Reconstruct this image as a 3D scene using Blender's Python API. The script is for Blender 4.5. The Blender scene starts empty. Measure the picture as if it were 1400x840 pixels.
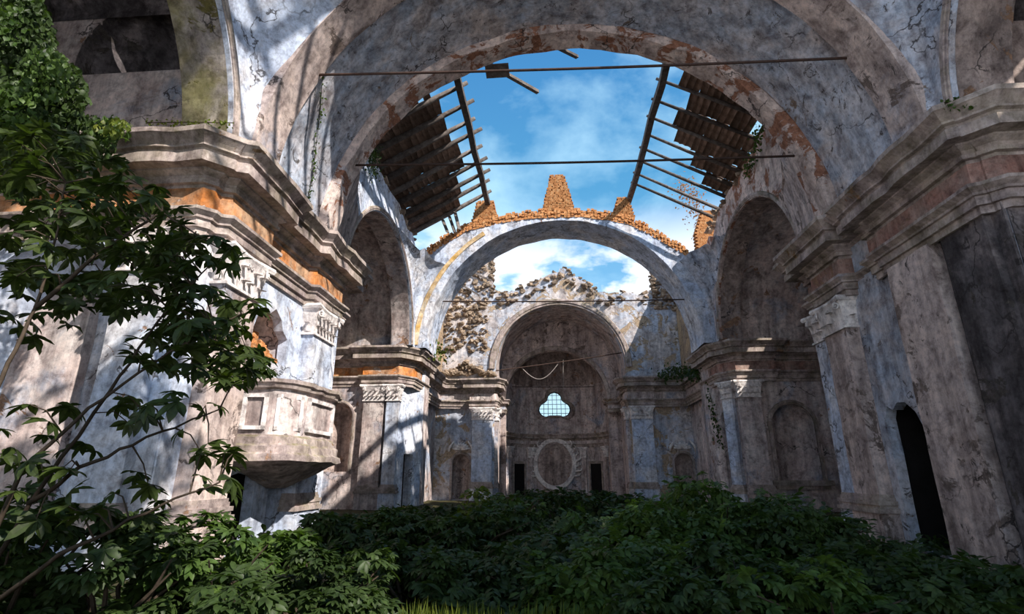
import bpy, bmesh, math, random
import numpy as np
from mathutils import Vector, Matrix, Euler, noise
from mathutils.geometry import tessellate_polygon
random.seed(7); rng = np.random.default_rng(7)
S = bpy.context.scene; COL = S.collection
PI = math.pi
# ------------------------------------------------------------------ camera
cd = bpy.data.cameras.new('camera'); cam = bpy.data.objects.new('camera', cd); COL.objects.link(cam)
CAM = Vector((-.75, 0, 2.0)); TH = math.radians(17.7158); PS = math.radians(4.31265); F = 720.
cam.location = CAM; cam.rotation_euler = (PI/2 + TH, 0, PS); cd.sensor_width = 36; cd.lens = F*36/1400; cd.clip_end = 500
S.camera = cam
def at(u, v, Y):
    """world point at distance Y along the nave seen at photo pixel (u, v)"""
    a, b = (u-700)/F, (420-v)/F
    x, y, z = a, math.cos(TH)-b*math.sin(TH), math.sin(TH)+b*math.cos(TH)
    c, s = math.cos(PS), math.sin(PS)
    r = Vector((c*x-s*y, s*x+c*y, z)); return CAM + r*(Y/r.y)
# ------------------------------------------------------------------ world, sun, exposure
S.view_settings.view_transform = 'Standard'; S.view_settings.look = 'None'
S.view_settings.gamma = 1; S.view_settings.exposure = 0.92
W = bpy.data.worlds.new('world'); S.world = W; W.use_nodes = True
def N(nt, t, **kw):
    n = nt.nodes.new(t)
    for k, v in kw.items():
        if k == 'inp':
            for a, b in v.items(): n.inputs[a].default_value = b
        else: setattr(n, k, v)
    return n
def ramp(nt, src, stops, interp='LINEAR'):
    r = N(nt, 'ShaderNodeValToRGB'); r.color_ramp.interpolation = interp
    e = r.color_ramp.elements
    while len(e) < len(stops): e.new(.5)
    for i, (p, c) in enumerate(stops):
        e[i].position = p; e[i].color = (c, c, c, 1) if not hasattr(c, '__len__') else (*c[:3], 1)
    nt.links.new(src, r.inputs[0]); return r.outputs[0]
nt = W.node_tree; nt.nodes.clear(); L = nt.links.new
tc = N(nt, 'ShaderNodeTexCoord')
sx = N(nt, 'ShaderNodeSeparateXYZ'); L(tc.outputs['Generated'], sx.inputs[0])
grad = ramp(nt, sx.outputs['Z'], [(0, (1.15, 1.12, 1.12)), (.14, (.70, .80, .92)), (.27, (.17, .38, .60)), (.5, (.065, .24, .44)), (.75, (.035, .15, .36)), (1, (.025, .11, .30))])
def mulv(v):
    m = N(nt, 'ShaderNodeVectorMath', operation='MULTIPLY', inp={1: v}); L(tc.outputs['Generated'], m.inputs[0]); return m.outputs[0]
n1 = N(nt, 'ShaderNodeTexNoise', inp={'Scale': 3.6, 'Detail': 6., 'Roughness': .55, 'Distortion': .15}); L(mulv((1, 1, 1.7)), n1.inputs['Vector'])
soft = ramp(nt, n1.outputs[0], [(.44, 0.), (.64, .8)])
n2 = N(nt, 'ShaderNodeTexNoise', inp={'Scale': 4.4, 'Detail': 9., 'Roughness': .52, 'Distortion': .1}); L(mulv((1.2, 1, 2.2)), n2.inputs['Vector'])
low = ramp(nt, sx.outputs['Z'], [(.36, 1.), (.47, 0.)])
cu = ramp(nt, n2.outputs[0], [(.43, 0.), (.50, 1.)])
mm = N(nt, 'ShaderNodeMath', operation='MULTIPLY'); L(low, mm.inputs[0]); L(cu, mm.inputs[1])
m1 = N(nt, 'ShaderNodeMixRGB', inp={2: (.34, .55, .70, 1)}); L(soft, m1.inputs[0]); L(grad, m1.inputs[1])
m2 = N(nt, 'ShaderNodeMixRGB', inp={2: (.82, .84, .90, 1)}); L(mm.outputs[0], m2.inputs[0]); L(m1.outputs[0], m2.inputs[1])
bg = N(nt, 'ShaderNodeBackground', inp={'Strength': .90}); L(m2.outputs[0], bg.inputs[0])
out = N(nt, 'ShaderNodeOutputWorld'); L(bg.outputs[0], out.inputs[0])
sd = bpy.data.lights.new('sun', 'SUN'); sun = bpy.data.objects.new('sun', sd); COL.objects.link(sun)
sd.energy = 4.2; sd.angle = math.radians(.6); sd.color = (1, .93, .84)
SUNV = Vector((.66, -.50, .66)).normalized()
sun.rotation_euler = SUNV.to_track_quat('Z', 'Y').to_euler()
# ------------------------------------------------------------------ materials
def new_mat(name):
    m = bpy.data.materials.new(name); m.use_nodes = True; nt = m.node_tree
    b = nt.nodes['Principled BSDF']; b.inputs['Roughness'].default_value = .92; b.inputs['Specular IOR Level'].default_value = .15
    return m, nt, b
def tex_pos(nt, scale=(1, 1, 1)):
    g = N(nt, 'ShaderNodeTexCoord'); mp = N(nt, 'ShaderNodeMapping', inp={'Scale': scale}); nt.links.new(g.outputs['Object'], mp.inputs[0]); return mp.outputs[0]
def geo_pos(nt, scale=(1, 1, 1)):
    g = N(nt, 'ShaderNodeNewGeometry'); mp = N(nt, 'ShaderNodeMapping', inp={'Scale': scale}); nt.links.new(g.outputs['Position'], mp.inputs[0]); return mp.outputs[0]
def nz(nt, vec, sc, det=6., rough=.6, dist=0.):
    n = N(nt, 'ShaderNodeTexNoise', inp={'Scale': sc, 'Detail': det, 'Roughness': rough, 'Distortion': dist}); nt.links.new(vec, n.inputs['Vector']); return n.outputs[0]
def mix(nt, f, a, b, mode='MIX'):
    m = N(nt, 'ShaderNodeMixRGB', blend_type=mode)
    for i, x in enumerate((f, a, b)):
        if hasattr(x, 'is_linked') or hasattr(x, 'links'): nt.links.new(x, m.inputs[i])
        elif i == 0: m.inputs[0].default_value = x
        else: m.inputs[i].default_value = (*x[:3], 1)
    return m.outputs[0]
def plaster(name, c1, c2, blue=(.36, .43, .56), blue_t=.6, under=(.25, .15, .10), peel=.62, stain=.5, moss=0., off=0., crack=True, bump=.5, deep=(.06, .05, .045), dark=.63):
    """aged lime plaster: two washes of colour, blue paint, peeled patches with relief, run-down stains, cracks"""
    m, nt, b = new_mat(name)
    P = geo_pos(nt); P2 = N(nt, 'ShaderNodeVectorMath', operation='ADD', inp={1: (off, off*.7, off*.3)}); nt.links.new(P, P2.inputs[0]); P = P2.outputs[0]
    col = mix(nt, ramp(nt, nz(nt, P, .9, 8, .68), [(.38, 0.), (.6, 1.)]), c1, c2)
    if blue_t < 1: col = mix(nt, ramp(nt, nz(nt, P, .42, 9, .66, .4), [(blue_t-.07, 0.), (blue_t+.06, .9)]), col, blue)
    fine = ramp(nt, nz(nt, P, 5., 8, .75), [(.30, (.48, .46, .46)), (.52, (1.0, 1.0, 1.0)), (.72, (1.25, 1.22, 1.18))])
    col = mix(nt, 1., col, fine, 'MULTIPLY')
    col = mix(nt, 1., col, ramp(nt, nz(nt, P, 1.6, 9, .72, .5), [(.34, (.50, .47, .47)), (.50, (1., 1., 1.)), (.66, (1.2, 1.17, 1.14))]), 'MULTIPLY')
    Ps = N(nt, 'ShaderNodeVectorMath', operation='MULTIPLY', inp={1: (1.3, 1.3, .16)}); nt.links.new(P, Ps.inputs[0])
    st = ramp(nt, nz(nt, Ps.outputs[0], 1.1, 7, .7, .3), [(stain-.1, (1, 1, 1)), (stain+.16, (.27, .25, .25))])
    col = mix(nt, .85, col, st, 'MULTIPLY')
    pn = nz(nt, P, .75, 10, .70, .6); pe = ramp(nt, pn, [(peel-.012, 0.), (peel+.012, 1.)])
    ucol = mix(nt, ramp(nt, nz(nt, P, 6., 6, .8), [(.35, 0.), (.65, 1.)]), tuple(x*.55 for x in under), tuple(min(1, x*1.5) for x in under))
    col = mix(nt, pe, col, ucol)
    dk = ramp(nt, nz(nt, P, 1.7, 10, .78, .9), [(dark, 0.), (dark+.04, .9)])
    col = mix(nt, dk, col, deep)
    hgt = ramp(nt, pn, [(peel-.02, 1.), (peel+.02, .35)])
    hfine = nz(nt, P, 9., 8, .8)
    h = N(nt, 'ShaderNodeMath', operation='MULTIPLY_ADD', inp={1: .35}); nt.links.new(hfine, h.inputs[0]); nt.links.new(hgt, h.inputs[2]); H = h.outputs[0]
    if crack:
        wob = N(nt, 'ShaderNodeTexNoise', inp={'Scale': 1.4, 'Detail': 5.}); nt.links.new(P, wob.inputs['Vector'])
        wm = N(nt, 'ShaderNodeVectorMath', operation='MULTIPLY_ADD', inp={1: (1.6, 1.6, 1.6)}); nt.links.new(wob.outputs['Color'], wm.inputs[0]); nt.links.new(P, wm.inputs[2])
        vo = N(nt, 'ShaderNodeTexVoronoi', feature='DISTANCE_TO_EDGE', inp={'Scale': .33}); nt.links.new(wm.outputs[0], vo.inputs['Vector'])
        ck = ramp(nt, vo.outputs['Distance'], [(.004, .85), (.011, 0.)])
        msk = ramp(nt, nz(nt, P, .35, 3), [(.5, 0.), (.56, 1.)])
        c_ = N(nt, 'ShaderNodeMath', operation='MULTIPLY'); nt.links.new(ck, c_.inputs[0]); nt.links.new(msk, c_.inputs[1])
        col = mix(nt, c_.outputs[0], col, (.035, .03, .03))
    if moss > 0:
        g = N(nt, 'ShaderNodeNewGeometry'); s = N(nt, 'ShaderNodeSeparateXYZ'); nt.links.new(g.outputs['Normal'], s.inputs[0])
        up = ramp(nt, s.outputs['Z'], [(.3, moss*.35), (.9, moss)])
        mk = N(nt, 'ShaderNodeMath', operation='MULTIPLY'); nt.links.new(up, mk.inputs[0]); nt.links.new(ramp(nt, nz(nt, P, 1.1, 8, .7), [(.42, 0.), (.58, 1.)]), mk.inputs[1])
        col = mix(nt, mk.outputs[0], col, mix(nt, nz(nt, P, 7), (.05, .06, .012), (.22, .20, .04)))
    nt.links.new(col, b.inputs['Base Color'])
    bp = N(nt, 'ShaderNodeBump', inp={'Strength': bump, 'Distance': .06}); nt.links.new(H, bp.inputs['Height']); nt.links.new(bp.outputs[0], b.inputs['Normal'])
    return m
def rough_mat(name, cols, sc=3., bump=.6, dist=.05, rnd=.35, stretch=(1, 1, 1), rough=.93):
    m, nt, b = new_mat(name); P = tex_pos(nt, stretch)
    n = nz(nt, P, sc, 8, .7, .3); k = len(cols)
    col = ramp(nt, n, [(.3+.4*i/(k-1), c) for i, c in enumerate(cols)])
    oi = N(nt, 'ShaderNodeObjectInfo'); rr = ramp(nt, oi.outputs['Random'], [(0, 1-rnd), (1, 1+rnd)])
    col = mix(nt, 1., col, rr, 'MULTIPLY'); nt.links.new(col, b.inputs['Base Color']); b.inputs['Roughness'].default_value = rough
    bp = N(nt, 'ShaderNodeBump', inp={'Strength': bump, 'Distance': dist}); nt.links.new(nz(nt, P, sc*3, 8, .8), bp.inputs['Height']); nt.links.new(bp.outputs[0], b.inputs['Normal'])
    return m
M = {}
CREAM, PINK, GREY = (.72, .65, .63), (.60, .49, .47), (.36, .33, .34)
M['wall'] = plaster('aged_plaster', CREAM, PINK, blue_t=.60, peel=.63, stain=.50)
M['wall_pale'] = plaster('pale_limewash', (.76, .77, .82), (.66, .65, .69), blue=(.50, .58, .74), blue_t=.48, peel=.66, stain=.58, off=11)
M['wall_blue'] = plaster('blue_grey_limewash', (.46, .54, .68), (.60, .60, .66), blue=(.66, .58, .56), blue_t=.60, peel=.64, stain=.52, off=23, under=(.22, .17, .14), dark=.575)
M['rib'] = plaster('flaking_rib_plaster', (.72, .60, .55), (.62, .50, .47), blue_t=.68, peel=.535, under=(.27, .13, .085), stain=.55, off=29, dark=.61)
M['wall_pink'] = plaster('pink_plaster', (.72, .59, .54), (.60, .50, .48), blue_t=.66, peel=.585, stain=.50, off=37, under=(.17, .13, .115), dark=.60)
M['wall_dark'] = plaster('shade_dark_plaster', (.20, .18, .19), (.10, .09, .095), blue=(.42, .36, .36), blue_t=.58, peel=.58, stain=.44, off=51, under=(.07, .06, .055))  # near-black base puts the shade of the right pier and recesses into the colour
M['wall_chancel'] = plaster('flaking_chancel_plaster', (.70, .64, .62), (.55, .50, .50), blue=(.50, .56, .68), blue_t=.50, under=(.36, .27, .19), peel=.555, stain=.55, off=141)
M['wall_shade'] = plaster('shaded_brown_plaster', (.56, .45, .41), (.40, .33, .31), blue_t=.68, peel=.60, stain=.48, off=61)  # darker brown copy of the plaster, shade of vaults and recesses painted in
M['mould'] = plaster('weathered_moulding', (.58, .49, .46), (.42, .345, .335), blue_t=.70, peel=.645, stain=.52, moss=.75, off=73, crack=False)
M['frieze_orange'] = plaster('orange_ochre_frieze', (.60, .22, .06), (.52, .34, .22), blue_t=.72, peel=.62, stain=.55, off=85, crack=False, under=(.45, .35, .3))
M['ochre'] = plaster('ochre_paint', (.62, .38, .12), (.66, .56, .42), blue_t=.8, peel=.66, stain=.6, off=89, crack=False)
M['frieze_pink'] = plaster('faded_red_frieze', (.36, .19, .155), (.42, .31, .27), blue_t=.75, peel=.62, stain=.5, off=97, crack=False)
M['cap'] = plaster('carved_stucco', (.88, .84, .82), (.74, .68, .67), blue_t=.70, peel=.70, stain=.62, off=107, crack=False, bump=.6)
M['rubble'] = plaster('rubble_masonry', (.44, .32, .22), (.30, .235, .185), blue_t=.8, peel=.50, under=(.42, .30, .19), stain=.62, off=121, bump=1.)
M['mossy'] = plaster('mossy_plaster', (.42, .36, .25), (.28, .26, .15), blue=(.55, .49, .48), blue_t=.55, peel=.6, under=(.12, .10, .04), stain=.46, moss=.9, off=133)
M['brick'] = rough_mat('orange_brick', [(.22, .085, .035), (.48, .21, .08), (.60, .38, .20)], 5, rnd=.3)
M['stone'] = rough_mat('broken_stone', [(.10, .075, .055), (.27, .20, .145), (.42, .34, .27)], 3, bump=.9, rnd=.35)
M['tile'] = rough_mat('old_terracotta_tile', [(.07, .045, .035), (.17, .11, .08), (.27, .18, .14)], 2.5, rnd=.45)
M['timber'] = rough_mat('grey_weathered_timber', [(.055, .045, .04), (.13, .11, .10), (.22, .19, .175)], 4, stretch=(1, 1, 1), rnd=.3)
M['iron'] = rough_mat('rusty_iron', [(.03, .02, .018), (.075, .045, .035)], 6, bump=.3, dist=.01, rough=.7)
M['lead'] = rough_mat('dark_window_bars', [(.02, .02, .022), (.035, .035, .04)], 6, bump=.1, rough=.6)
M['bark'] = rough_mat('dark_bark', [(.03, .022, .016), (.075, .055, .04)], 8, bump=.6, dist=.02)
M['soil'] = rough_mat('leaf_litter_soil', [(.02, .018, .010), (.05, .045, .02), (.085, .075, .035)], 1.4, bump=1., dist=.1)
M['void'] = rough_mat('unlit_interior', [(.012, .010, .010), (.02, .018, .018)], 2)  # near-black colour stands in for the darkness inside openings
M['rope'] = rough_mat('pale_cord', [(.3, .27, .25), (.4, .36, .33)], 6)
def leaf_mat(name, c1, c2, trans=.35, sc=1.3):
    m, nt, b = new_mat(name); nt.nodes.remove(b); o = nt.nodes['Material Output']
    P = geo_pos(nt); n = nz(nt, P, sc, 6, .75); n2 = nz(nt, P, 14., 2)
    col = mix(nt, ramp(nt, n, [(.36, 0.), (.64, 1.)]), c1, c2)
    col = mix(nt, 1., col, ramp(nt, n2, [(.3, .6), (.7, 1.35)]), 'MULTIPLY')
    d = N(nt, 'ShaderNodeBsdfPrincipled', inp={'Roughness': .5, 'Specular IOR Level': .3}); nt.links.new(col, d.inputs['Base Color'])
    t = N(nt, 'ShaderNodeBsdfTranslucent'); nt.links.new(mix(nt, 1., col, (1.3, 1.5, .5), 'MULTIPLY'), t.inputs[0])
    ms = N(nt, 'ShaderNodeMixShader', inp={0: trans}); nt.links.new(d.outputs[0], ms.inputs[1]); nt.links.new(t.outputs[0], ms.inputs[2]); nt.links.new(ms.outputs[0], o.inputs[0])
    return m
M['leaf'] = leaf_mat('dark_green_leaves', (.021, .040, .013), (.056, .090, .024))  # deep green for most of the undergrowth
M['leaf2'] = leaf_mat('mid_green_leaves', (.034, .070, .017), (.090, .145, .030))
M['leaf3'] = leaf_mat('yellow_green_leaves', (.06, .10, .014), (.17, .19, .03), trans=.45)
M['leaf_tree'] = leaf_mat('fig_tree_leaves', (.016, .029, .007), (.044, .064, .013), trans=.3)
M['leaf_rust'] = leaf_mat('rusty_leaves', (.22, .09, .06), (.35, .17, .10))
g, nt, b = new_mat('window_glass'); b.inputs['Roughness'].default_value = .08; b.inputs['Base Color'].default_value = (.55, .80, .88, 1)
b.inputs['Transmission Weight'].default_value = .9; b.inputs['IOR'].default_value = 1.1; M['glass'] = g
# ------------------------------------------------------------------ mesh helpers
class MB:
    def __init__(s): s.v = []; s.f = []
    def add(s, vs, fs):
        o = len(s.v); s.v += [tuple(v) for v in vs]; s.f += [tuple(i+o for i in f) for f in fs]; return s
    def box(s, a, b, jit=0.):
        x0, y0, z0 = a; x1, y1, z1 = b; j = lambda: random.uniform(-jit, jit)
        return s.add([(x+j(), y+j(), z+j()) for x in (x0, x1) for y in (y0, y1) for z in (z0, z1)],
                     [(0, 1, 3, 2), (4, 6, 7, 5), (0, 4, 5, 1), (2, 3, 7, 6), (0, 2, 6, 4), (1, 5, 7, 3)])
    def bar(s, p, q, w, h=None, up=(0, 0, 1), n=4):
        p, q = Vector(p), Vector(q); h = h or w; d = (q-p).normalized(); u = Vector(up)
        a = d.cross(u); a = a.normalized() if a.length > 1e-4 else Vector((1, 0, 0)); c = a.cross(d)
        if n == 4: offs = [a*sx*w/2+c*sz*h/2 for sx, sz in ((-1, -1), (1, -1), (1, 1), (-1, 1))]
        else: offs = [a*w/2*math.cos(2*PI*k/n)+c*h/2*math.sin(2*PI*k/n) for k in range(n)]
        vs = [e+o for e in (p, q) for o in offs]
        return s.add(vs, [(k, (k+1) % n, n+(k+1) % n, n+k) for k in range(n)]+[tuple(range(n)), tuple(range(2*n-1, n-1, -1))])
    def tube(s, pts, rs, n=6):
        pts = [Vector(p) for p in pts]
        if not hasattr(rs, '__len__'): rs = [rs]*len(pts)
        vs = []; a = None
        for i, p in enumerate(pts):
            d = (pts[min(i+1, len(pts)-1)]-pts[max(i-1, 0)]).normalized()
            a = (a - d*a.dot(d)) if a else d.orthogonal(); a.normalize(); c = d.cross(a)
            vs += [p+(a*math.cos(2*PI*k/n)+c*math.sin(2*PI*k/n))*rs[i] for k in range(n)]
        fs = [(i*n+k, i*n+(k+1) % n, (i+1)*n+(k+1) % n, (i+1)*n+k) for i in range(len(pts)-1) for k in range(n)]
        return s.add(vs, fs+[tuple(range(n-1, -1, -1)), tuple((len(pts)-1)*n+k for k in range(n))])
    def grid(s, rows):
        m, n = len(rows), len(rows[0])
        return s.add([p for r in rows for p in r], [(i*n+j, i*n+j+1, (i+1)*n+j+1, (i+1)*n+j) for i in range(m-1) for j in range(n-1)])
    def xf(s, mat):
        s.v = [tuple(mat @ Vector(v)) for v in s.v]; return s
    def rough(s, amp, sc=1., seed=0.):
        o = []
        for v in s.v:
            p = Vector(v)*sc+Vector((seed, seed*1.7, -seed)); n = noise.noise_vector(p)+noise.noise_vector(p*2.3)*.5
            o.append(tuple(Vector(v)+n*amp))
        s.v = o; return s
    def mesh(s, name, mat, smooth=False):
        me = bpy.data.meshes.new(name); me.from_pydata(s.v, [], s.f)
        bm = bmesh.new(); bm.from_mesh(me); bmesh.ops.remove_doubles(bm, verts=bm.verts, dist=1e-5); bmesh.ops.recalc_face_normals(bm, faces=bm.faces); bm.to_mesh(me); bm.free()
        if smooth: me.polygons.foreach_set('use_smooth', [True]*len(me.polygons))
        me.materials.append(M[mat]); return me
def link(name, me, parent=None, loc=None, rot=None, scale=None):
    o = bpy.data.objects.new(name, me); COL.objects.link(o)
    if parent: o.parent = parent
    if loc is not None: o.location = loc
    if rot is not None: o.rotation_euler = rot
    if scale is not None: o.scale = scale if hasattr(scale, '__len__') else (scale,)*3
    return o
def obj(name, mb, mat, parent=None, smooth=False, **kw): return link(name, mb.mesh(name, mat, smooth), parent, **kw)
def tag(o, label=None, cat=None, group=None, kind=None):
    if label: o['label'] = label
    if cat: o['category'] = cat
    if group: o['group'] = group
    if kind: o['kind'] = kind
    return o
def empty(name, loc=(0, 0, 0), label=None, cat=None, group=None, rz=0):
    o = link(name, None, None, loc, (0, 0, rz)); o.empty_display_size = .2; return tag(o, label, cat, group)
def struct(name, mb, mat, label=None, parent=None, smooth=False):
    o = obj(name, mb, mat, parent, smooth)
    if not parent: tag(o, label, 'wall' if name.startswith('wall') else name.split('_')[0], kind='structure')
    return o
def panel(outer, holes, thick, fr):
    """slab with holes: 2D outline (a, z); fr(a, z, depth) -> world point; real thickness"""
    mb = MB(); polys = [outer]+holes
    tris = tessellate_polygon([[Vector((a, z, 0)) for a, z in p] for p in polys]); flat = [q for p in polys for q in p]
    for d in (0, thick): mb.add([fr(a, z, d) for a, z in flat], [tuple(t) for t in tris])
    for p in polys:
        n = len(p); mb.add([fr(a, z, 0) for a, z in p]+[fr(a, z, thick) for a, z in p], [(i, (i+1) % n, n+(i+1) % n, n+i) for i in range(n)])
    return mb
def arch_pts(c, w, z0, zs, n=16, rag=0.):
    """opening outline: jambs from z0 to spring zs, semicircle of half width w"""
    p = [(c-w, z0)]+[(c-w+random.uniform(-rag, rag), z0+(zs-z0)*k/4) for k in range(1, 4) if rag]
    p += [(c-(w+random.uniform(-rag, rag))*math.cos(PI*k/n), zs+(w+random.uniform(-rag, rag))*math.sin(PI*k/n)) for k in range(n+1)]
    p += [(c+w+random.uniform(-rag, rag), z0+(zs-z0)*k/4) for k in (3, 2, 1) if rag]
    return p+[(c+w, z0)]
def frX(s, X):   # wall seen from the nave: plane |x| = X, depth goes outwards; a = Y
    return lambda a, z, d: (s*(X+d), a, z)
def frY(Y):      # wall facing the camera: a = X
    return lambda a, z, d: (a, Y+d, z)
def niche(fr, c, w, z0, zs, depth, nz_=10, na=12):
    """concave half-round niche behind an arched opening"""
    rows = []
    for k in range(nz_+8):
        if k < nz_: z, r = z0+(zs-z0)*k/nz_, w
        else: t = (k-nz_)/7*PI/2; z, r = zs+w*math.sin(t), w*math.cos(t)
        rows.append([fr(c-r*math.cos(PI*j/na), z, .02+depth*(r/w)*math.sin(PI*j/na)) for j in range(na+1)])
    mb = MB().grid(rows); mb.add([fr(c-w*math.cos(PI*j/na), z0, .02+depth*math.sin(PI*j/na)) for j in range(na+1)], [tuple(range(na+1))]); return mb
def archi_frame(fr, c, w, z0, zs, th=.22, pr=.12, n=18):
    """raised moulded band following an arched opening"""
    inner = [(c-w, z0)]+[(c-w*math.cos(PI*k/n), zs+w*math.sin(PI*k/n)) for k in range(n+1)]+[(c+w, z0)]
    W_ = w+th; outer = [(c-W_, z0)]+[(c-W_*math.cos(PI*k/n), zs+W_*math.sin(PI*k/n)) for k in range(n+1)]+[(c+W_, z0)]
    mb = MB(); rows = []
    for t, d in ((0, .02), (0, -pr*.6), (.3, -pr*.6), (.35, -pr), (.85, -pr), (1, -pr*.5), (1, .02)):
        rows.append([fr(i[0]+(o[0]-i[0])*t, i[1]+(o[1]-i[1])*t, d) for i, o in zip(inner, outer)])
    return mb.grid(rows)
def arch_block(r, z0, y0, y1, outer, nphi=40, ny=3, amp=.03, seed=0, rag_out=0., a0=0., a1=PI, lean=0.):
    """semicircular arch ring across the nave from y0 to y1; outer(phi) -> (x, z)"""
    mb = MB(); inn, out = [], []
    for k in range(nphi+1):
        ph = a0+(a1-a0)*k/nphi; rj = r
        inn.append((-rj*math.cos(ph), z0+rj*math.sin(ph))); out.append(outer(ph))
    ys = [y0+(y1-y0)*j/ny for j in range(ny+1)]
    mb.grid([[(x, y, z) for x, z in inn] for y in ys])
    mb.grid([[(x, y, z) for x, z in out] for y in ys])
    for y in (y0, y1):
        mb.grid([[(a[0]+(b_[0]-a[0])*t/3, y, a[1]+(b_[1]-a[1])*t/3) for a, b_ in zip(inn, out)] for t in range(4)])
    return mb.rough(amp, .9, seed)
def resample(path, step=.45):
    """densify a plan polyline but keep its corners"""
    o = [Vector(path[0])]
    for a, b in zip(path, path[1:]):
        a, b = Vector(a), Vector(b); n = max(1, int((b-a).length/step)); o += [a+(b-a)*k/n for k in range(1, n+1)]
    return o
def sweep(path, prof, side, amp=.010, seed=0., step=.45, chip=.06):
    """mitred moulding: plan path (x, y), profile (offset, z), offset to `side` of travel"""
    P = resample(path, step); n = len(P); rows = [[] for _ in prof]
    for i, p in enumerate(P):
        d1 = (P[i]-P[i-1]).normalized() if i else (P[1]-P[0]).normalized()
        d2 = (P[i+1]-P[i]).normalized() if i < n-1 else d1
        n1, n2 = Vector((-d1.y, d1.x))*side, Vector((-d2.y, d2.x))*side
        mn = (n1+n2); mn = mn.normalized() if mn.length > .05 else n1; k = 1/max(.4, mn.dot(n1))
        for j, (o, z) in enumerate(prof):
            e = noise.noise(Vector((p.x*1.1+seed, p.y*1.1, z*2)))
            c = max(0, noise.noise(Vector((p.x*2.1, p.y*2.1+seed, 3.)))-.15)*chip*4 if o > .5 else 0
            q = p+mn*k*(o-c+e*amp); rows[j].append((q.x, q.y, z+e*amp))
    mb = MB().grid(rows)
    for e in (0, -1): mb.add([r[e] for r in rows], [tuple(range(len(rows)))])
    return mb
CORN = [(0, 8.72), (.10, 8.72), (.10, 8.83), (.21, 8.84), (.21, 8.95), (.15, 8.97), (.18, 9.06), (.33, 9.15), (.33, 9.2), (.66, 9.2), (.66, 9.46), (.60, 9.48), (.63, 9.54), (.72, 9.57), (.72, 9.62), (.78, 9.70), (.90, 9.82), (.93, 9.84), (.93, 9.97), (0, 10.06)]
FRI = [(0, 8.15), (.11, 8.15), (.11, 8.74), (0, 8.74)]
ARC = [(0, 7.50), (.08, 7.50), (.08, 7.68), (.16, 7.69), (.16, 7.90), (.22, 7.91), (.22, 7.97), (.34, 8.07), (.34, 8.15), (.30, 8.17), (0, 8.17)]
def entablature(path, side, label, fr_mat='frieze_pink', dz=0., sc=1., group=None, top=10., seed=0., mat='mould'):
    r = empty('entablature', (path[0][0], path[0][1], 0), label, 'cornice', group)
    for nm, pr, mt in (('cornice_moulding', CORN, mat), ('frieze', FRI, fr_mat), ('architrave', ARC, mat)):
        pr = [(o*sc, top+(z-10)*sc) for o, z in pr]
        mb = sweep(path, pr, side, seed=seed); mb.xf(Matrix.Translation((-path[0][0], -path[0][1], 0))); obj(nm, mb, mt, r)
    return r
# --- corinthian pilaster, local frame: x along wall, -y outwards, z up
def acanthus():
    rows = []
    for k in range(7):
        t = k/6; z = t*.42 - max(0, t-.7)*.55; y = -.03-.02*t-max(0, t-.45)**1.6*.55; w = .11*(1-.25*t)*(1 if t < .8 else .8)
        rows.append([(w*x*(1+.12*math.sin(k*2.6)), y+.05*abs(x)-.02*(k % 2)*(abs(x) > .8), z) for x in (-1, -.5, 0, .5, 1)])
    mb = MB().grid(rows); back = MB().grid([[(x, y+.05, z) for x, y, z in r] for r in rows]); mb.add(back.v, back.f); return mb.mesh('acanthus_leaf', 'cap', True)
def volute():
    pts = []; rs = []
    for k in range(22):
        a = k/21*3.4*PI; r = .13*(1-k/26); pts.append((r*math.cos(a+PI/2), -.02-.004*k, r*math.sin(a+PI/2))); rs.append(.035*(1-k/40))
    return MB().tube(pts, rs, 5).mesh('volute', 'cap', True)
ACA, VOL = acanthus(), volute()
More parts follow.
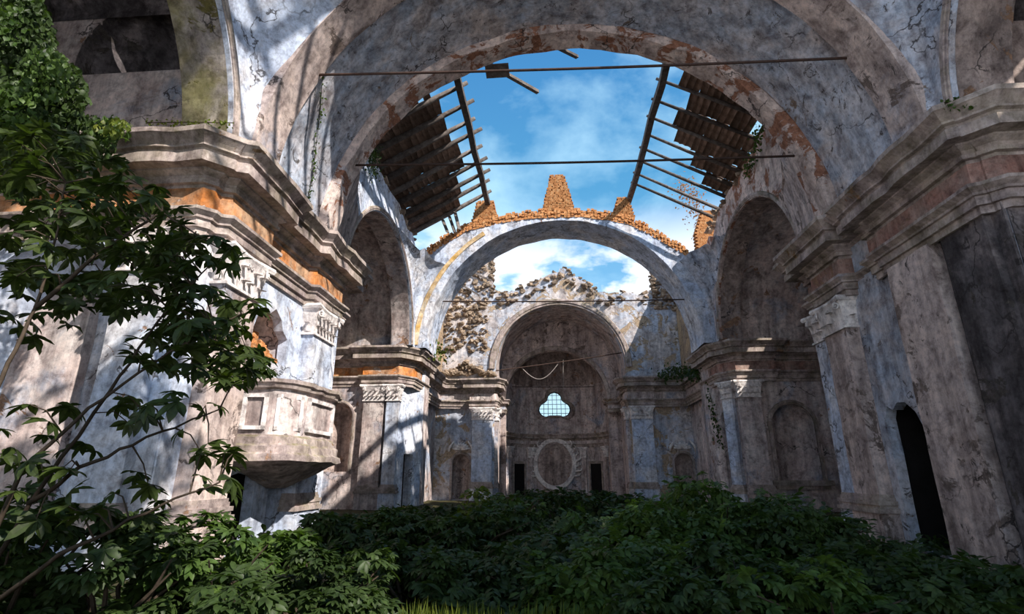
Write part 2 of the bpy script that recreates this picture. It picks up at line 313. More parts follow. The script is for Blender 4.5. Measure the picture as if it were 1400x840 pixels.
def pilaster(loc, rz, w, label, group=None, mat='wall', pr=.28, z1=7.55, capw=None, base=True, cap=True, z0=0., broken=0, fluted=False):
    r = empty('pilaster', loc, label, 'pilaster', group, rz); ch = 1.05 if cap else 0; zs = z1-ch; h = w/2
    if base:
        obj('pedestal', MB().box((-h-.1, -pr-.1, z0), (h+.1, .3, z0+.95)).rough(.02, 1.3, loc[0]), mat, r)
        b = MB()
        for a, z, k in ((.16, .95, .12), (.10, 1.07, .10), (.13, 1.17, .10), (.06, 1.27, .10), (.03, 1.37, .08)): b.box((-h-a, -pr-a, z0+z), (h+a, .3, z0+z+k+.01))
        obj('base', b.rough(.012, 2., loc[1]), 'mould', r)
    s0 = z0+(1.45 if base else 0)
    s = MB(); nzz = 26; nx = 8
    for face in range(3):
        rows = []
        for k in range(nzz+1):
            z = s0+(zs-s0)*k/nzz
            if face == 0: rows.append([(-h+2*h*j/nx, -pr+(.03 if fluted and j % 2 else 0), z) for j in range(nx+1)])
            else: sg = -1 if face == 1 else 1; rows.append([(sg*h, -pr+(pr+.1)*j/2, z) for j in range(3)])
        s.grid(rows)
    obj('shaft', s.rough(.022, 1.1, loc[0]+loc[1]), mat, r)
    if cap:
        c = MB(); rows = []
        for k in range(9):
            t = k/8; q = .03+.13*t**2; z = zs+.06+t*(ch-.22); rows.append([(-h-q, .1, z), (-h-q, -pr-q, z), (h+q, -pr-q, z), (h+q, .1, z)])
        c.grid(rows); c.box((-h-.08, -pr-.08, zs), (h+.08, .1, zs+.07))
        ab = []
        for z, e in ((z1-.16, .20), (z1-.08, .24), (z1-.0, .22)): ab.append([(-h-e, .1, z), (-h-e-.03, -pr-e-.03, z), (-h*.4, -pr-e+.08, z), (0, -pr-e+.1, z), (h*.4, -pr-e+.08, z), (h+e+.03, -pr-e-.03, z), (h+e, .1, z)])
        c.grid(ab); c.add(ab[0], [tuple(range(7))]); c.add(ab[2], [tuple(range(7))])
        cp = obj('capital', c, 'cap', r)
        nl = max(2, round(w/.27))
        for row, (zz, sc_) in enumerate(((zs+.05, .95), (zs+.36, 1.05))):
            m = nl-(row % 2 == 1)+0
            for k in range(m):
                if random.random() < broken: continue
                x = (-h+w*(k+.5)/m); link('acanthus_leaf', ACA, cp, (x, -pr-.03-row*.02, zz), None, (w/nl/.24, 1, sc_))
        for sg in (-1, 1):
            if random.random() < broken*.6: continue
            link('volute', VOL, cp, (sg*(h-.02), -pr-.14, z1-.30), (0, 0, sg*.5), (sg, 1, 1))
            link('acanthus_leaf', ACA, cp, (sg*(h+.06), -pr*.5, zs+.12), (0, 0, sg*PI/2), 1.)
            if sg > 0: link('volute', VOL, cp, (0.08, -pr-.1, z1-.30), (0, 0, 0), .6); link('volute', VOL, cp, (-.08, -pr-.1, z1-.30), (0, 0, 0), (-.6, .6, .6))
    return r
SIDE = {-1: 'left', 1: 'right'}
# ================================================================== SETTING
gr = MB().grid([[(-26+52*i/60, -7+70*j/60, .25*noise.noise(Vector((i*.35, j*.35, 0)))) for i in range(61)] for j in range(61)])
struct('floor', gr, 'soil', 'earth and rubble floor under the undergrowth')
# ---- near piers (P1)
P1F, P1X, P1B = 10.95, 9.10, 19.5
for s in (-1, 1):
    nm = SIDE[s]
    core = MB().box((s*9.12, 19.45, 0), (s*19, 19.52, 10)).box((s*(P1X+3.2), P1F+.9, 0), (s*19, P1B, 10)).box((s*9.12, 19.2, 0), (s*12.4, 19.5, 10))
    core.box((s*9.2, P1F+.8, 9.4), (s*19, P1B, 9.98))
    struct('wall_'+nm, core, 'wall', f'{nm} side core of the near pier')
# nave faces
Lh = [[(13.75, 5.25), (13.7, 5.9), (13.9, 6.45), (14.2, 6.75), (14.5, 6.62), (14.8, 6.85), (15.2, 6.6), (15.35, 6.3), (15.7, 6.1), (15.75, 5.25)],
      [(13.6, 0.05), (13.6, 1.95), (14.3, 2.1), (14.95, 2.0), (15.0, .05)], [(15.75, .05), (15.75, 2.5), (16.3, 2.45), (16.3, .05)]]
struct('wall_left', panel([(10.98, 0), (19.5, 0), (19.5, 9.9), (10.98, 9.9)], Lh, .3, frX(-1, P1X)), 'wall_pale', 'left near pier, nave face above the pulpit')
rec = MB().box((-9.42, 13.4, 0), (-12.2, 13.5, 2.6)).box((-9.42, 15.1, 0), (-12.2, 15.2, 2.6)).box((-12.2, 13.4, 0), (-12.3, 16.8, 2.7)).box((-9.42, 13.4, 2.6), (-12.3, 16.8, 2.7)).box((-9.42, 16.7, 0), (-12.2, 16.8, 2.6))
struct('wall_left', rec, 'void', 'dark passage behind the pulpit doorway')
struct('wall_left', niche(frX(-1, P1X+.0), 14.74, 1.1, 5.2, 5.8, 1.3), 'wall', 'broken niche above the pulpit')
# niche filled with loose brick
nb = empty('brick_infill', (-9.5, 14.74, 5.25), 'orange brick rubble lying in the broken niche above the pulpit', 'bricks')
bm_ = MB().box((-.125, -.17, -.05), (.125, .17, .05), .012).mesh('brick', 'brick')
for k in range(9):
    for j in range(6 - k//3):
        yy = -.85+.3*j+(k % 2)*.13+random.uniform(-.03, .03)
        link('brick', bm_, nb, (.12-.07*k+random.uniform(-.04, .04), yy, .06+.115*k), (random.uniform(-.12, .12), random.uniform(-.15, .15), random.uniform(-.2, .2)))
random.seed(11)
door = [(14.88, .05), (14.86, 1.4), (14.9, 2.3), (15.05, 3.1), (15.3, 3.65), (15.65, 3.95), (16.0, 3.98), (16.25, 3.8), (16.5, 3.95), (16.68, 3.6), (16.66, 2.6), (16.7, 1.2), (16.7, .05)]
hol = [(13.05, 3.1), (12.95, 3.35), (13.1, 3.6), (13.35, 3.58), (13.4, 3.3), (13.25, 3.05)]
struct('wall_right', panel([(10.98, 0), (19.5, 0), (19.5, 9.9), (10.98, 9.9)], [door, hol], .3, frX(1, P1X)), 'wall_blue', 'right near pier, nave face of faded blue plaster round the dark doorway')
rec = MB().box((9.42, 14.5, 0), (12.2, 14.6, 4.3)).box((9.42, 16.9, 0), (12.2, 17.0, 4.3)).box((12.2, 14.6, 0), (12.3, 17, 4.3)).box((9.42, 14.5, 4.2), (12.3, 17, 4.3)).box((9.7, 12.7, 2.9), (9.8, 13.7, 3.8))
struct('wall_right', rec, 'void', 'dark passage behind the right doorway')
struct('wall_right', MB().box((9.06, 10.97, 0), (9.12, 12.9, 9.3)), 'wall_dark', 'shade-dark corner strip of the right near pier')  # thin dark strip paints shade onto the pier corner
# front faces (facing the camera)
struct('wall_left', panel([(-19, 0), (-9.14, 0), (-9.14, 9.9), (-19, 9.9)], [arch_pts(-12.6, 2.2, 1.0, 5.3)], .8, frY(P1F)), 'wall_pale', 'left near pier, face toward the viewer with a tall curved niche')
struct('wall_left', niche(frY(P1F), -12.6, 2.2, 1.0, 5.3, 1.2, na=20), 'wall_pale', 'tall curved niche in the left near pier', smooth=True)
struct('wall_right', panel([(9.14, 0), (19, 0), (19, 9.9), (9.14, 9.9)], [arch_pts(10.9, .38, 4.2, 4.9, rag=.04)], .8, frY(P1F)), 'wall_dark', 'right near pier, face toward the viewer coloured dark for its shade')
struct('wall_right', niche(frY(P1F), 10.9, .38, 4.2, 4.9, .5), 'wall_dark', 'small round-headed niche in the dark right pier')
# ---- upper walls over the chapels: plane |x| = X with a semicircular opening
def chapel(s, X, yc, r, y0, y1, ztop, thick, mat, vault_mat, back_mat, yback, tag_, top=None):
    nm = SIDE[s]; top = top or [(y1, ztop), (y0, ztop)]
    n = 28; out_ = [(y0, 10.)]+[(yc-r*math.cos(PI*k/n), 10+r*math.sin(PI*k/n)) for k in range(n+1)]+[(y1, 10.)]+top
    struct('wall_'+nm, panel(out_, [], thick, frX(s, X)), mat, f'{nm} upper wall with the chapel arch of the {tag_} bay')
    rv = r+.9
    sec = [(yc-rv*math.cos(PI*k/24), 10+rv*math.sin(PI*k/24)) for k in range(25)]
    if tag_ == 'near': sec = [(-1.1, 10), (-1.1, 16.2), (0, 17.1), (5.6, 17.3), (11.2, 17.1), (12.28, 16.4), (12.28, 16.0)]
    g_ = [[(s*(X+thick-.02+(7.5-thick)*j/4), y, z) for y, z in sec] for j in range(5)]
    so = [[(s*(X+.14+(thick-.1)*j/3), yc-(r-.012)*math.cos(PI*k/32), 10+(r-.012)*math.sin(PI*k/32)) for k in range(33)] for j in range(4)]
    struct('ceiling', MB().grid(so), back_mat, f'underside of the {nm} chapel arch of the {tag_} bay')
    struct('ceiling', MB().grid(g_).rough(.03, .6), vault_mat, f'barrel vault of the {nm} chapel in the {tag_} bay', smooth=True)
    hl = [[(28.0, 13.4), (27.6, 14.5), (28.2, 15.1), (28.9, 14.9), (29.5, 14.2), (29.0, 13.4), (28.5, 12.4)]] if (s > 0 and tag_ == 'middle') else []  # unseen gap added so sun reaches the far right pier
    struct('wall_'+nm, panel([(yc-8, 0), (yc+8, 0), (yc+8, 17), (yc-8, 17)], hl, .4, frX(s, 16.6)), vault_mat, f'{nm} outer chapel wall of the {tag_} bay')
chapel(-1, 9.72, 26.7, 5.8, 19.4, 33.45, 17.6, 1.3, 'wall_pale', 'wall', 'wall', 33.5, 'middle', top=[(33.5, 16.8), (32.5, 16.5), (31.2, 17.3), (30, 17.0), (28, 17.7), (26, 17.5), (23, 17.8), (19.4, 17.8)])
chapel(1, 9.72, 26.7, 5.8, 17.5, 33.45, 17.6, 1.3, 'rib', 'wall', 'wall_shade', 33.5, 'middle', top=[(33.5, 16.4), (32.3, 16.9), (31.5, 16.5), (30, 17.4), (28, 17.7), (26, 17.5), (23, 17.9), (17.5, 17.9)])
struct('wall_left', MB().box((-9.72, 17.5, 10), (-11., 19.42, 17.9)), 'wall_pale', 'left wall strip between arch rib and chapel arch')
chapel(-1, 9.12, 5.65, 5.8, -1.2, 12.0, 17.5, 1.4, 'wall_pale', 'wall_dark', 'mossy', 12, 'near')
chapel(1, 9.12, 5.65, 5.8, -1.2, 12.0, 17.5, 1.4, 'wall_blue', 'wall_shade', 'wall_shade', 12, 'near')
# near chapels' end walls above the cornice, with a dark lunette recess
for s in (-1, 1):
    o_ = [(s*10.4, 10), (s*17, 10), (s*17, 17.6), (s*10.4, 17.6)]
    hole = arch_pts(s*13.4, 2.0, 13.8, 14.6)
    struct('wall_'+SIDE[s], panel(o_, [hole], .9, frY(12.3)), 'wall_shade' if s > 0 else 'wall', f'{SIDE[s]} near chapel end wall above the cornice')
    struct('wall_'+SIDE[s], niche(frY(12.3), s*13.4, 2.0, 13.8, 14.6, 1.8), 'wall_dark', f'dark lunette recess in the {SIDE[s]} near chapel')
# ---- piers P2 (far, chamfered) with their chapel back walls
P2 = {}
for s in (-1, 1):
    plan = [(17, 33.5), (10.55, 33.5), (9.72, 34.4), (9.62, 37.6), (10.9, 37.8), (10.9, 46)]
    P2[s] = [(s*x, y) for x, y in plan]
    nm = SIDE[s]
    hole = []
    if s > 0:
        hole = [arch_pts(13.65, 1.22, 1.7, 4.9)]
        struct('wall_right', niche(frY(33.5), 13.65, 1.22, 1.7, 4.9, 1.1), 'wall', 'deep half-round niche at the back of the right chapel')
        fr_ = empty('niche_frame', (13.65, 33.5, 1.7), 'moulded stucco frame round the tall niche in the right chapel', 'niche frame')
        f_ = archi_frame(frY(33.5), 13.65, 1.22, 1.7, 4.9, .25, .14); f_.xf(Matrix.Translation((-13.65, -33.5, -1.7))); obj('arched_band', f_, 'mould', fr_)
        obj('sill', MB().box((-1.7, -.3, -.3), (1.7, .05, 0)).box((-1.5, -.2, -.5), (1.5, .05, -.3)).rough(.02), 'mould', fr_)
    else:
        hole = [arch_pts(-14.5, .95, 2.2, 5.5)]
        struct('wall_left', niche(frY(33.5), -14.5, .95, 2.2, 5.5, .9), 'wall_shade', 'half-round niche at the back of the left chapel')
        fr_ = empty('niche_frame', (-14.5, 33.5, 2.2), 'plain arched frame round the narrow niche in the left chapel', 'niche frame')
        f_ = archi_frame(frY(33.5), -14.5, .95, 2.2, 5.5, .2, .1); f_.xf(Matrix.Translation((14.5, -33.5, -2.2))); obj('arched_band', f_, 'mould', fr_)
    a, b_ = sorted((s*17, s*10.5)); zt = 17.5
    struct('wall_'+nm, panel([(a, 0), (b_, 0), (b_, zt), (a, zt)], hole, .7, frY(33.5)), 'wall', f'{nm} chapel back wall facing the viewer')
    # chamfer face with doorway + nave face + return
    p, q = Vector((s*10.55, 33.5)), Vector((s*9.66, 36.4)); dd = (q-p); ln = dd.length; dd.normalize(); nn = Vector((s*abs(dd.y), abs(dd.x)*1.0)).normalized()
    fr2 = lambda a_, z, d, p=p, dd=dd, nn=nn: (p.x+dd.x*a_+nn.x*d, p.y+dd.y*a_+nn.y*d, z)
    dr = [(.9, .05), (.9, 3.3), (2.0, 3.3), (2.0, .05)] if s < 0 else [(1.1, 1.2), (1.1, 5.7), (1.5, 5.9), (1.8, 5.6), (1.8, 1.2)]
    struct('wall_'+nm, panel([(0, 0), (ln, 0), (ln, 9.9), (0, 9.9)], [dr], .6, fr2), 'wall_pale' if s < 0 else 'wall', f'{nm} far pier, angled face with a dark opening')
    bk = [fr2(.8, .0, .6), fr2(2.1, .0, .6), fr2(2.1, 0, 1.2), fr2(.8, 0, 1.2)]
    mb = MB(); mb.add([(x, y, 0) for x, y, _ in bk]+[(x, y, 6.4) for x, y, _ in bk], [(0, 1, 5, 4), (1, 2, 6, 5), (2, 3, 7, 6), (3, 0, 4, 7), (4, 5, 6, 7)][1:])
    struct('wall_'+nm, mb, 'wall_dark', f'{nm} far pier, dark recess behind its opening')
    struct('wall_'+nm, MB().box((s*9.66, 36.4, 0), (s*10.9, 37.8, 9.95)).box((s*10.9, 37.8, 0), (s*11.8, 46, 9.95)).box((s*10.2, 34.2, 9.9), (s*12, 37.5, 9.99)), 'wall', f'{nm} wall of the far bay below the cornice')
# ---- far bay upper walls, broken
lt = [(37.0, 10), (46.2, 10), (46.2, 22.6), (45.5, 23.2), (44.6, 22.9), (44.0, 21.6), (43.4, 19.9), (42.2, 18.6), (41.5, 17.4), (40.2, 17.2), (39.4, 16.2), (38.2, 16.6), (37, 16.2)]
def ragged(pts, amp=.12, step=.35):
    o = []
    for (a, b_), (c, d) in zip(pts, pts[1:]):
        n = max(1, int(math.hypot(c-a, d-b_)/step))
        for k in range(n):
            t = k/n; j = amp if k else 0; o.append((a+(c-a)*t+random.uniform(-j, j), b_+(d-b_)*t+random.uniform(-j, j)))
    return o+[pts[-1]]
struct('wall_left', panel([lt[0], lt[1]]+ragged(lt[2:]), [], .8, frX(-1, 10.5)), 'rubble', 'left wall of the far bay, broken to bare masonry')
rt = [(37.0, 10), (46.2, 10), (46.2, 20.8), (45.6, 21.4), (44.9, 21.0), (44.2, 19.3), (43.0, 17.4), (41.5, 16.4), (39.6, 16.0), (37, 15.6)]
struct('wall_right', panel([rt[0], rt[1]]+ragged(rt[2:]), [], .8, frX(1, 10.5)), 'rubble', 'right wall of the far bay, broken to bare masonry')
# ---- chancel front wall (A3)
crown = [(11.4, 17.6), (11.0, 18.2), (10.9, 20.4), (10.3, 21.3), (9.7, 21.7), (9.1, 21.3), (8.75, 20.0), (8.7, 18.1), (7.6, 17.6), (6.2, 17.9), (4.6, 17.8), (3.6, 18.0), (2.8, 18.9), (1.6, 19.6), (.7, 20.4), (-.3, 20.0), (-1.5, 19.5), (-2.9, 18.7), (-4.2, 18.3), (-5.2, 18.0), (-5.9, 18.5), (-6.3, 19.9), (-6.1, 21.4), (-6.5, 22.9), (-7.4, 23.3), (-8.4, 23.1), (-9.6, 23.4), (-11.4, 23.2)]
opn = [(-5.75, 0)]+[(-5.75*math.cos(PI*k/28), 11.1+5.75*math.sin(PI*k/28)) for k in range(29)]+[(5.75, 0)]
opL = arch_pts(-8.55, .72, .05, 3.0); opR = arch_pts(9.9, .72, .05, 3.0)
A3poly = [(-11.4, 0)]+opn+[(11.4, 0)]+ragged(crown, .14)
struct('wall_back', panel(A3poly, [opL, opR], .9, frY(46)), 'wall_chancel', 'chancel wall with the tall arch and a broken crown')
for c, lab in ((-8.55, 'left'), (9.9, 'right')):
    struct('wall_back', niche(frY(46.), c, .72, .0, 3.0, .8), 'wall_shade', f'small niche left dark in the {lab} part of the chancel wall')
    t = empty('niche_frame', (c, 46, 0), f'stucco frame with shell hood round the small {lab} niche in the chancel wall', 'niche frame')
    f_ = archi_frame(frY(46), c, .72, .0, 3.0, .2, .12); f_.xf(Matrix.Translation((-c, -46, 0))); obj('arched_band', f_, 'mould', t)
    sh = MB()
    for k in range(9):
        a = PI*(k+.5)/9; sh.tube([(0, -.12, 4.05), (-.45*math.cos(a), -.3, 4.05+.42*math.sin(a)), (-.72*math.cos(a), -.16, 4.05+.6*math.sin(a))], [.05, .12, .06], 6)
    obj('shell', sh, 'cap', t, True)
    obj('broken_pediment', MB().tube([(-1.05, -.12, 3.9), (-.95, -.2, 4.3), (-.6, -.25, 4.75)], [.1, .12, .05], 6).tube([(1.05, -.12, 3.9), (.95, -.2, 4.3), (.6, -.25, 4.75)], [.1, .12, .05], 6), 'cap', t, True)
# ---- chancel: side walls, barrel vault, inner arch, apse
ch = MB()
for s in (-1, 1): ch.box((s*5.75, 46.9, 0), (s*6.6, 51.5, 11.1))
struct('wall_chancel', ch, 'wall', 'side walls of the chancel')
g_ = [[(-5.78*math.cos(PI*k/28), 46.8+4.8*j/4, 11.1+5.78*math.sin(PI*k/28)) for k in range(29)] for j in range(5)]
struct('ceiling', MB().grid(g_).rough(.04, .7), 'wall', 'barrel vault of the chancel', smooth=True)
AX = -.35
o2 = [(AX-6.4, 0), (AX-4.9, 0)]+[(AX-4.9*math.cos(PI*k/24), 9.0+4.9*math.sin(PI*k/24)) for k in range(25)]+[(AX+4.9, 0), (AX+6.6, 0), (AX+6.6, 18), (AX-6.4, 18)]
struct('wall_chancel', panel(o2, [], .8, frY(51.5)), 'wall_pink', 'inner arch before the apse')
ap = MB(); R_ = 5.3; CY = 52.2; fa = math.radians(28)
for rng_ in ((0, PI/2-fa), (PI/2+fa, PI)):
    ap.grid([[(AX+R_*math.cos(rng_[0]+(rng_[1]-rng_[0])*k/10), CY+R_*math.sin(rng_[0]+(rng_[1]-rng_[0])*k/10), z*11.2/4) for k in range(11)] for z in range(5)])
struct('wall_apse', ap, 'wall', 'curved side walls of the apse')
hw = R_*math.sin(fa); yb = CY+R_*math.cos(fa)
def trefoil(cx, cz, n=8):
    """three-lobed window outline"""
    pts = []
    for (x, z, r, a0, a1) in ((.95, -.35, .78, -PI/2, PI*.42), (0, .75, .82, -.05, PI+.05), (-.95, -.35, .78, PI*.58, PI*1.5)):
        pts += [(cx+x+r*math.cos(a0+(a1-a0)*k/n), cz+z+r*math.sin(a0+(a1-a0)*k/n)) for k in range(n+1)]
    pts += [(cx-.95, cz-1.13), (cx-.6, cz-1.0), (cx+.6, cz-1.0), (cx+.95, cz-1.13)]
    return pts[:]
WZ = 9.0; WX = -.5; tf = trefoil(WX, WZ)
struct('wall_apse', panel([(AX-hw, 0), (AX+hw, 0), (AX+hw, 11.2), (AX-hw, 11.2)], [tf], .7, frY(yb)), 'wall', 'middle of the apse wall with the three-lobed window')
dm = [[(AX+R_*math.cos(PI*k/20)*math.cos(t*PI/20), CY+R_*math.sin(PI*k/20)*math.cos(t*PI/20), 11.1+R_*math.sin(t*PI/20)) for k in range(21)] for t in range(10)]
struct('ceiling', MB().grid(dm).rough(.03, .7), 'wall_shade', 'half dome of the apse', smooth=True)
win = empty('window_1', (WX, yb, WZ)); win['kind'] = 'structure'; win['label'] = 'three-lobed leaded window in the apse'; win['category'] = 'window'
def rel(pts, k=1.): return [((x-WX)*k, (z-WZ)*k) for x, z in pts]
o_ = rel(tf, 1.0); i_ = rel(tf, .93); mb = MB(); n = len(o_)
for d in (.3, .42): mb.add([(x, d, z) for x, z in o_]+[(x, d, z) for x, z in i_], [(k, (k+1) % n, n+(k+1) % n, n+k) for k in range(n)])
mb.add([(x, .3, z) for x, z in i_]+[(x, .42, z) for x, z in i_], [(k, (k+1) % n, n+(k+1) % n, n+k) for k in range(n)])
obj('window_frame', mb, 'lead', win)
def inside(x, z, poly):
    c = False; n = len(poly)
    for i in range(n):
        x1, z1 = poly[i]; x2, z2 = poly[i-1]
        if (z1 > z) != (z2 > z) and x < (x2-x1)*(z-z1)/(z2-z1)+x1: c = not c
    return c
bars = [(-1.14), -.68, -.22, .24, .70, 1.16]; rows_z = [-1.2, -.72, -.24, .24, .72, 1.2, 1.6]
for x in bars:
    zs_ = [z/20 for z in range(-30, 36) if inside(x, z/20, o_)]
    if zs_: obj('glazing_bar', MB().bar((x, .36, min(zs_)), (x, .36, max(zs_)), .05, .05, up=(0, 1, 0)), 'lead', win)
for z in rows_z[1:-1]:
    xs_ = [x/20 for x in range(-40, 41) if inside(x/20, z, o_)]
    if xs_: obj('glazing_bar', MB().bar((min(xs_), .36, z), (max(xs_), .36, z), .05, .05), 'lead', win)
xs_c = [-1.85]+bars+[1.85]
for a, b_ in zip(xs_c, xs_c[1:]):
    for c, d in zip(rows_z, rows_z[1:]):
        if any(inside(x, z, o_) for x in (a+.05, (a+b_)/2, b_-.05) for z in (c+.05, (c+d)/2, d-.05)):
            # clip pane to the outline coarsely
            pts = [(x, z) for x, z in ((a, c), (b_, c), (b_, d), (a, d))]
            pts = [(x, z) if inside(x, z, o_) else (x*.93, z*.93) for x, z in pts]
            obj('pane', MB().add([(x, .355, z) for x, z in pts]+[(x, .365, z) for x, z in pts], [(0, 1, 2, 3), (7, 6, 5, 4), (0, 1, 5, 4), (1, 2, 6, 5), (2, 3, 7, 6), (3, 0, 4, 7)]), 'glass', win)
o_ = rel(tf, 1.28); i_ = rel(tf, 1.02); mb = MB()
mb.grid([[((a[0]+(b_[0]-a[0])*t), d, a[1]+(b_[1]-a[1])*t) for a, b_ in zip(i_+i_[:1], o_+o_[:1])] for t, d in ((0, .02), (0, -.1), (.4, -.16), (.8, -.1), (1, .02))])
tag(obj('window_surround', mb, 'mould', None, loc=(WX, yb, WZ)), 'moulded stucco surround of the three-lobed apse window', 'moulding')
# oval stucco frame on the apse wall
ov = empty('oval_frame', (-.6, yb, 3.1), 'large oval stucco frame on the apse wall below the window', 'frame')
mb = MB(); mb.grid([[((2.0+q)*math.cos(2*PI*k/40), -d, (2.35+q)*math.sin(2*PI*k/40)) for k in range(41)] for q, d in ((-.22, -.02), (-.22, .14), (-.08, .2), (.05, .12), (.12, .2), (.25, .14), (.25, -.02))])
obj('ring', mb, 'cap', ov, True)
obj('backing', MB().add([(1.8*math.cos(2*PI*k/32), -.04, 2.15*math.sin(2*PI*k/32)) for k in range(32)]+[(1.8*math.cos(2*PI*k/32), .1, 2.15*math.sin(2*PI*k/32)) for k in range(32)], [tuple(range(32))]+[(k, (k+1) % 32, 32+(k+1) % 32, 32+k) for k in range(32)]), 'wall_shade', ov)
for s in (-1, 1):
    w_ = MB()
    for k in range(7):
        a = -.5+k*.2; w_.tube([(s*2.2*math.cos(a), -.1, 2.5*math.sin(a)), (s*(2.6+.1*(k % 2))*math.cos(a+.1), -.3, 2.9*math.sin(a)+.2), (s*2.75*math.cos(a+.25), -.2, 2.9*math.sin(a)+.5)], [.1, .09, .03], 5)
    obj('scroll', w_, 'cap', ov, True)
# dark apse doorways, small pilasters
for s in (-1, 1):
    a = PI/2-s*math.radians(48); px, py = AX+(R_-.06)*math.cos(a), CY+(R_-.06)*math.sin(a)
    t = empty('apse_doorway', (px, py, 0), f'dark narrow doorway at the {SIDE[s]} side of the apse', 'doorway', rz=a-PI/2)
    obj('dark_door_slab', MB().box((-.75, -.03, 0), (.75, .06, 3.1)), 'void' if 'void' in M else 'lead', t)  # flat near-black slab on the wall paints the doorway's dark depth
    obj('door_frame', MB().box((-.95, -.12, 0), (-.75, .06, 3.3)).box((.75, -.12, 0), (.95, .06, 3.3)).box((-.95, -.12, 3.1), (.95, .06, 3.35)), 'mould', t)
for k, dg in enumerate((-66, -31, 31, 66)):
    a = PI/2-math.radians(dg); px, py = AX+R_*math.cos(a), CY+R_*math.sin(a)
    pilaster((px, py-.05, 0), a-PI/2, .62, 'small apse pilaster, '+('far left by the chancel arch', 'just left of the oval frame', 'just right of the oval frame', 'far right by the chancel arch')[k], 'apse pilasters', mat='wall', pr=.14, z1=4.75, base=False)
apath = [(AX+R_*math.cos(PI-PI*k/22), CY+R_*math.sin(PI-PI*k/22)) for k in range(23)]
apath = [p for p in apath if p[1] < yb+.01]; mid = len(apath)//2; apath = apath[:mid]+[(AX-hw, yb), (AX+hw, yb)]+apath[mid:]
entablature(apath, -1, 'curved cornice running round the apse under the window', 'wall', sc=.55, top=6.1)
for s in (-1, 1):
    entablature([(s*5.75, 47.8), (s*5.75, 50.6), (AX+s*4.9, 50.7), (AX+s*4.9, 52.5)], s, f'small {SIDE[s]} cornice of the inner chancel arch', 'wall', sc=.5, top=8.9)
# ---- entablatures
entablature([(-x, y) for x, y in [(17.5, P1F), (9.22, P1F), (9.1, P1F+.12), (9.1, 11.35), (8.84, 11.45), (8.84, 13.3), (9.1, 13.3), (9.1, 16.4), (8.84, 16.5), (8.84, 18.6), (9.12, 18.6), (9.12, 19.5), (13, 19.6)]], -1, 'heavy left near cornice with an orange frieze, above the pulpit', 'frieze_orange', seed=3)
entablature([(17.5, P1F), (9.22, P1F), (9.1, P1F+.12), (9.1, 11.15), (8.88, 11.25), (8.88, 14.7), (9.0, 14.7), (9.0, 15.3), (9.32, 15.35), (9.32, 16.75), (8.82, 16.8), (8.82, 18.6), (9.12, 18.6), (9.12, 19.5), (13, 19.6)], 1, 'heavy right near cornice with a faded red frieze, above the dark doorway', 'frieze_pink', seed=9)
p2 = lambda s: [(s*17.2, 33.5), (s*12.85, 33.5), (s*12.85, 33.15), (s*10.65, 33.15), (s*10.1, 33.9), (s*9.95, 34.1), (s*9.85, 37.3), (s*10.7, 37.5)]
entablature(p2(-1), -1, 'far left pier cornice with a rusty frieze beside the bay arch', 'frieze_orange', seed=5)
entablature(p2(1), 1, 'far right pier cornice with a sunlit corner beside the bay arch', 'frieze_pink', seed=6)
for s in (-1, 1):
    entablature([(s*10.6, 38), (s*10.6, 45.6), (s*7.75, 45.95), (s*7.75, 45.6), (s*5.75, 45.6), (s*5.6, 45.9), (s*5.6, 47.6)], s, f'{SIDE[s]} chancel pier cornice under the tall chancel arch', 'wall', seed=8+s)
# ---- arches
def flat_outer(half, ztop):
    def f(ph):
        c, s_ = -math.cos(ph), math.sin(ph)
        k = min(half/max(abs(c), 1e-3), (ztop-10)/max(s_, 1e-3)); return (c*k, 10+s_*k)
    return f
A1 = empty('nave_arch', (0, 14, 10), 'huge near arch spanning the nave with blue-grey vaulted underside', 'arch')
def part_arch(name, mb, mat, root, smooth=False):
    mb.xf(Matrix.Translation(-root.location)); return obj(name, mb, mat, root, smooth)
part_arch('rib', arch_block(8.88, 10, 12.0, 13.3, flat_outer(11, 21), nphi=60, seed=1), 'wall_pink', A1)
part_arch('vault_band', arch_block(9.05, 10, 13.3, 16.6, flat_outer(11, 21), nphi=60, ny=5, amp=.05, seed=2), 'wall_blue', A1)
part_arch('rib', arch_block(8.68, 10, 16.6, 17.5, flat_outer(11, 20.2), nphi=72, amp=.09, seed=3), 'rib', A1)
A2 = empty('bay_arch', (0, 34.9, 10), 'thinner far arch topped by bare orange brick, standing free against the sky', 'arch')
prof = [(-10.9, 15.6), (-9.7, 16.7), (-8.4, 17.8), (-6.4, 19.05), (-3.8, 19.6), (-1.2, 19.85), (1.4, 19.8), (3.4, 19.5), (4.9, 19.1), (6.3, 18.2), (8.1, 16.9), (8.8, 16.3), (10.9, 15.3)]
def a2out(ph):
    c, s_ = -math.cos(ph), math.sin(ph); best = None
    for k in range(90, 190):
        k /= 10; x, z = c*k, 10+s_*k
        zt = np.interp(x, [p[0] for p in prof], [p[1] for p in prof])
        if z > zt-.62 or abs(x) > 10.6: return (x, z)
    return (c*12, 10+s_*12)
part_arch('plaster_ring', arch_block(8.95, 10, 33.3, 36.4, a2out, nphi=64, ny=4, amp=.05, seed=5), 'wall_pale', A2)
st_ = arch_block(9.5, 10, 33.2, 33.34, lambda ph: (-9.78*math.cos(ph), 10+9.78*math.sin(ph)), nphi=30, ny=1, amp=.03, seed=4, a0=.02, a1=1.0)
part_arch('ochre_stripe', st_, 'ochre', A2)['label'] = 'ochre yellow stripe along the left shoulder'
bk = MB(); xs = np.linspace(-9.6, 9.0, 82)
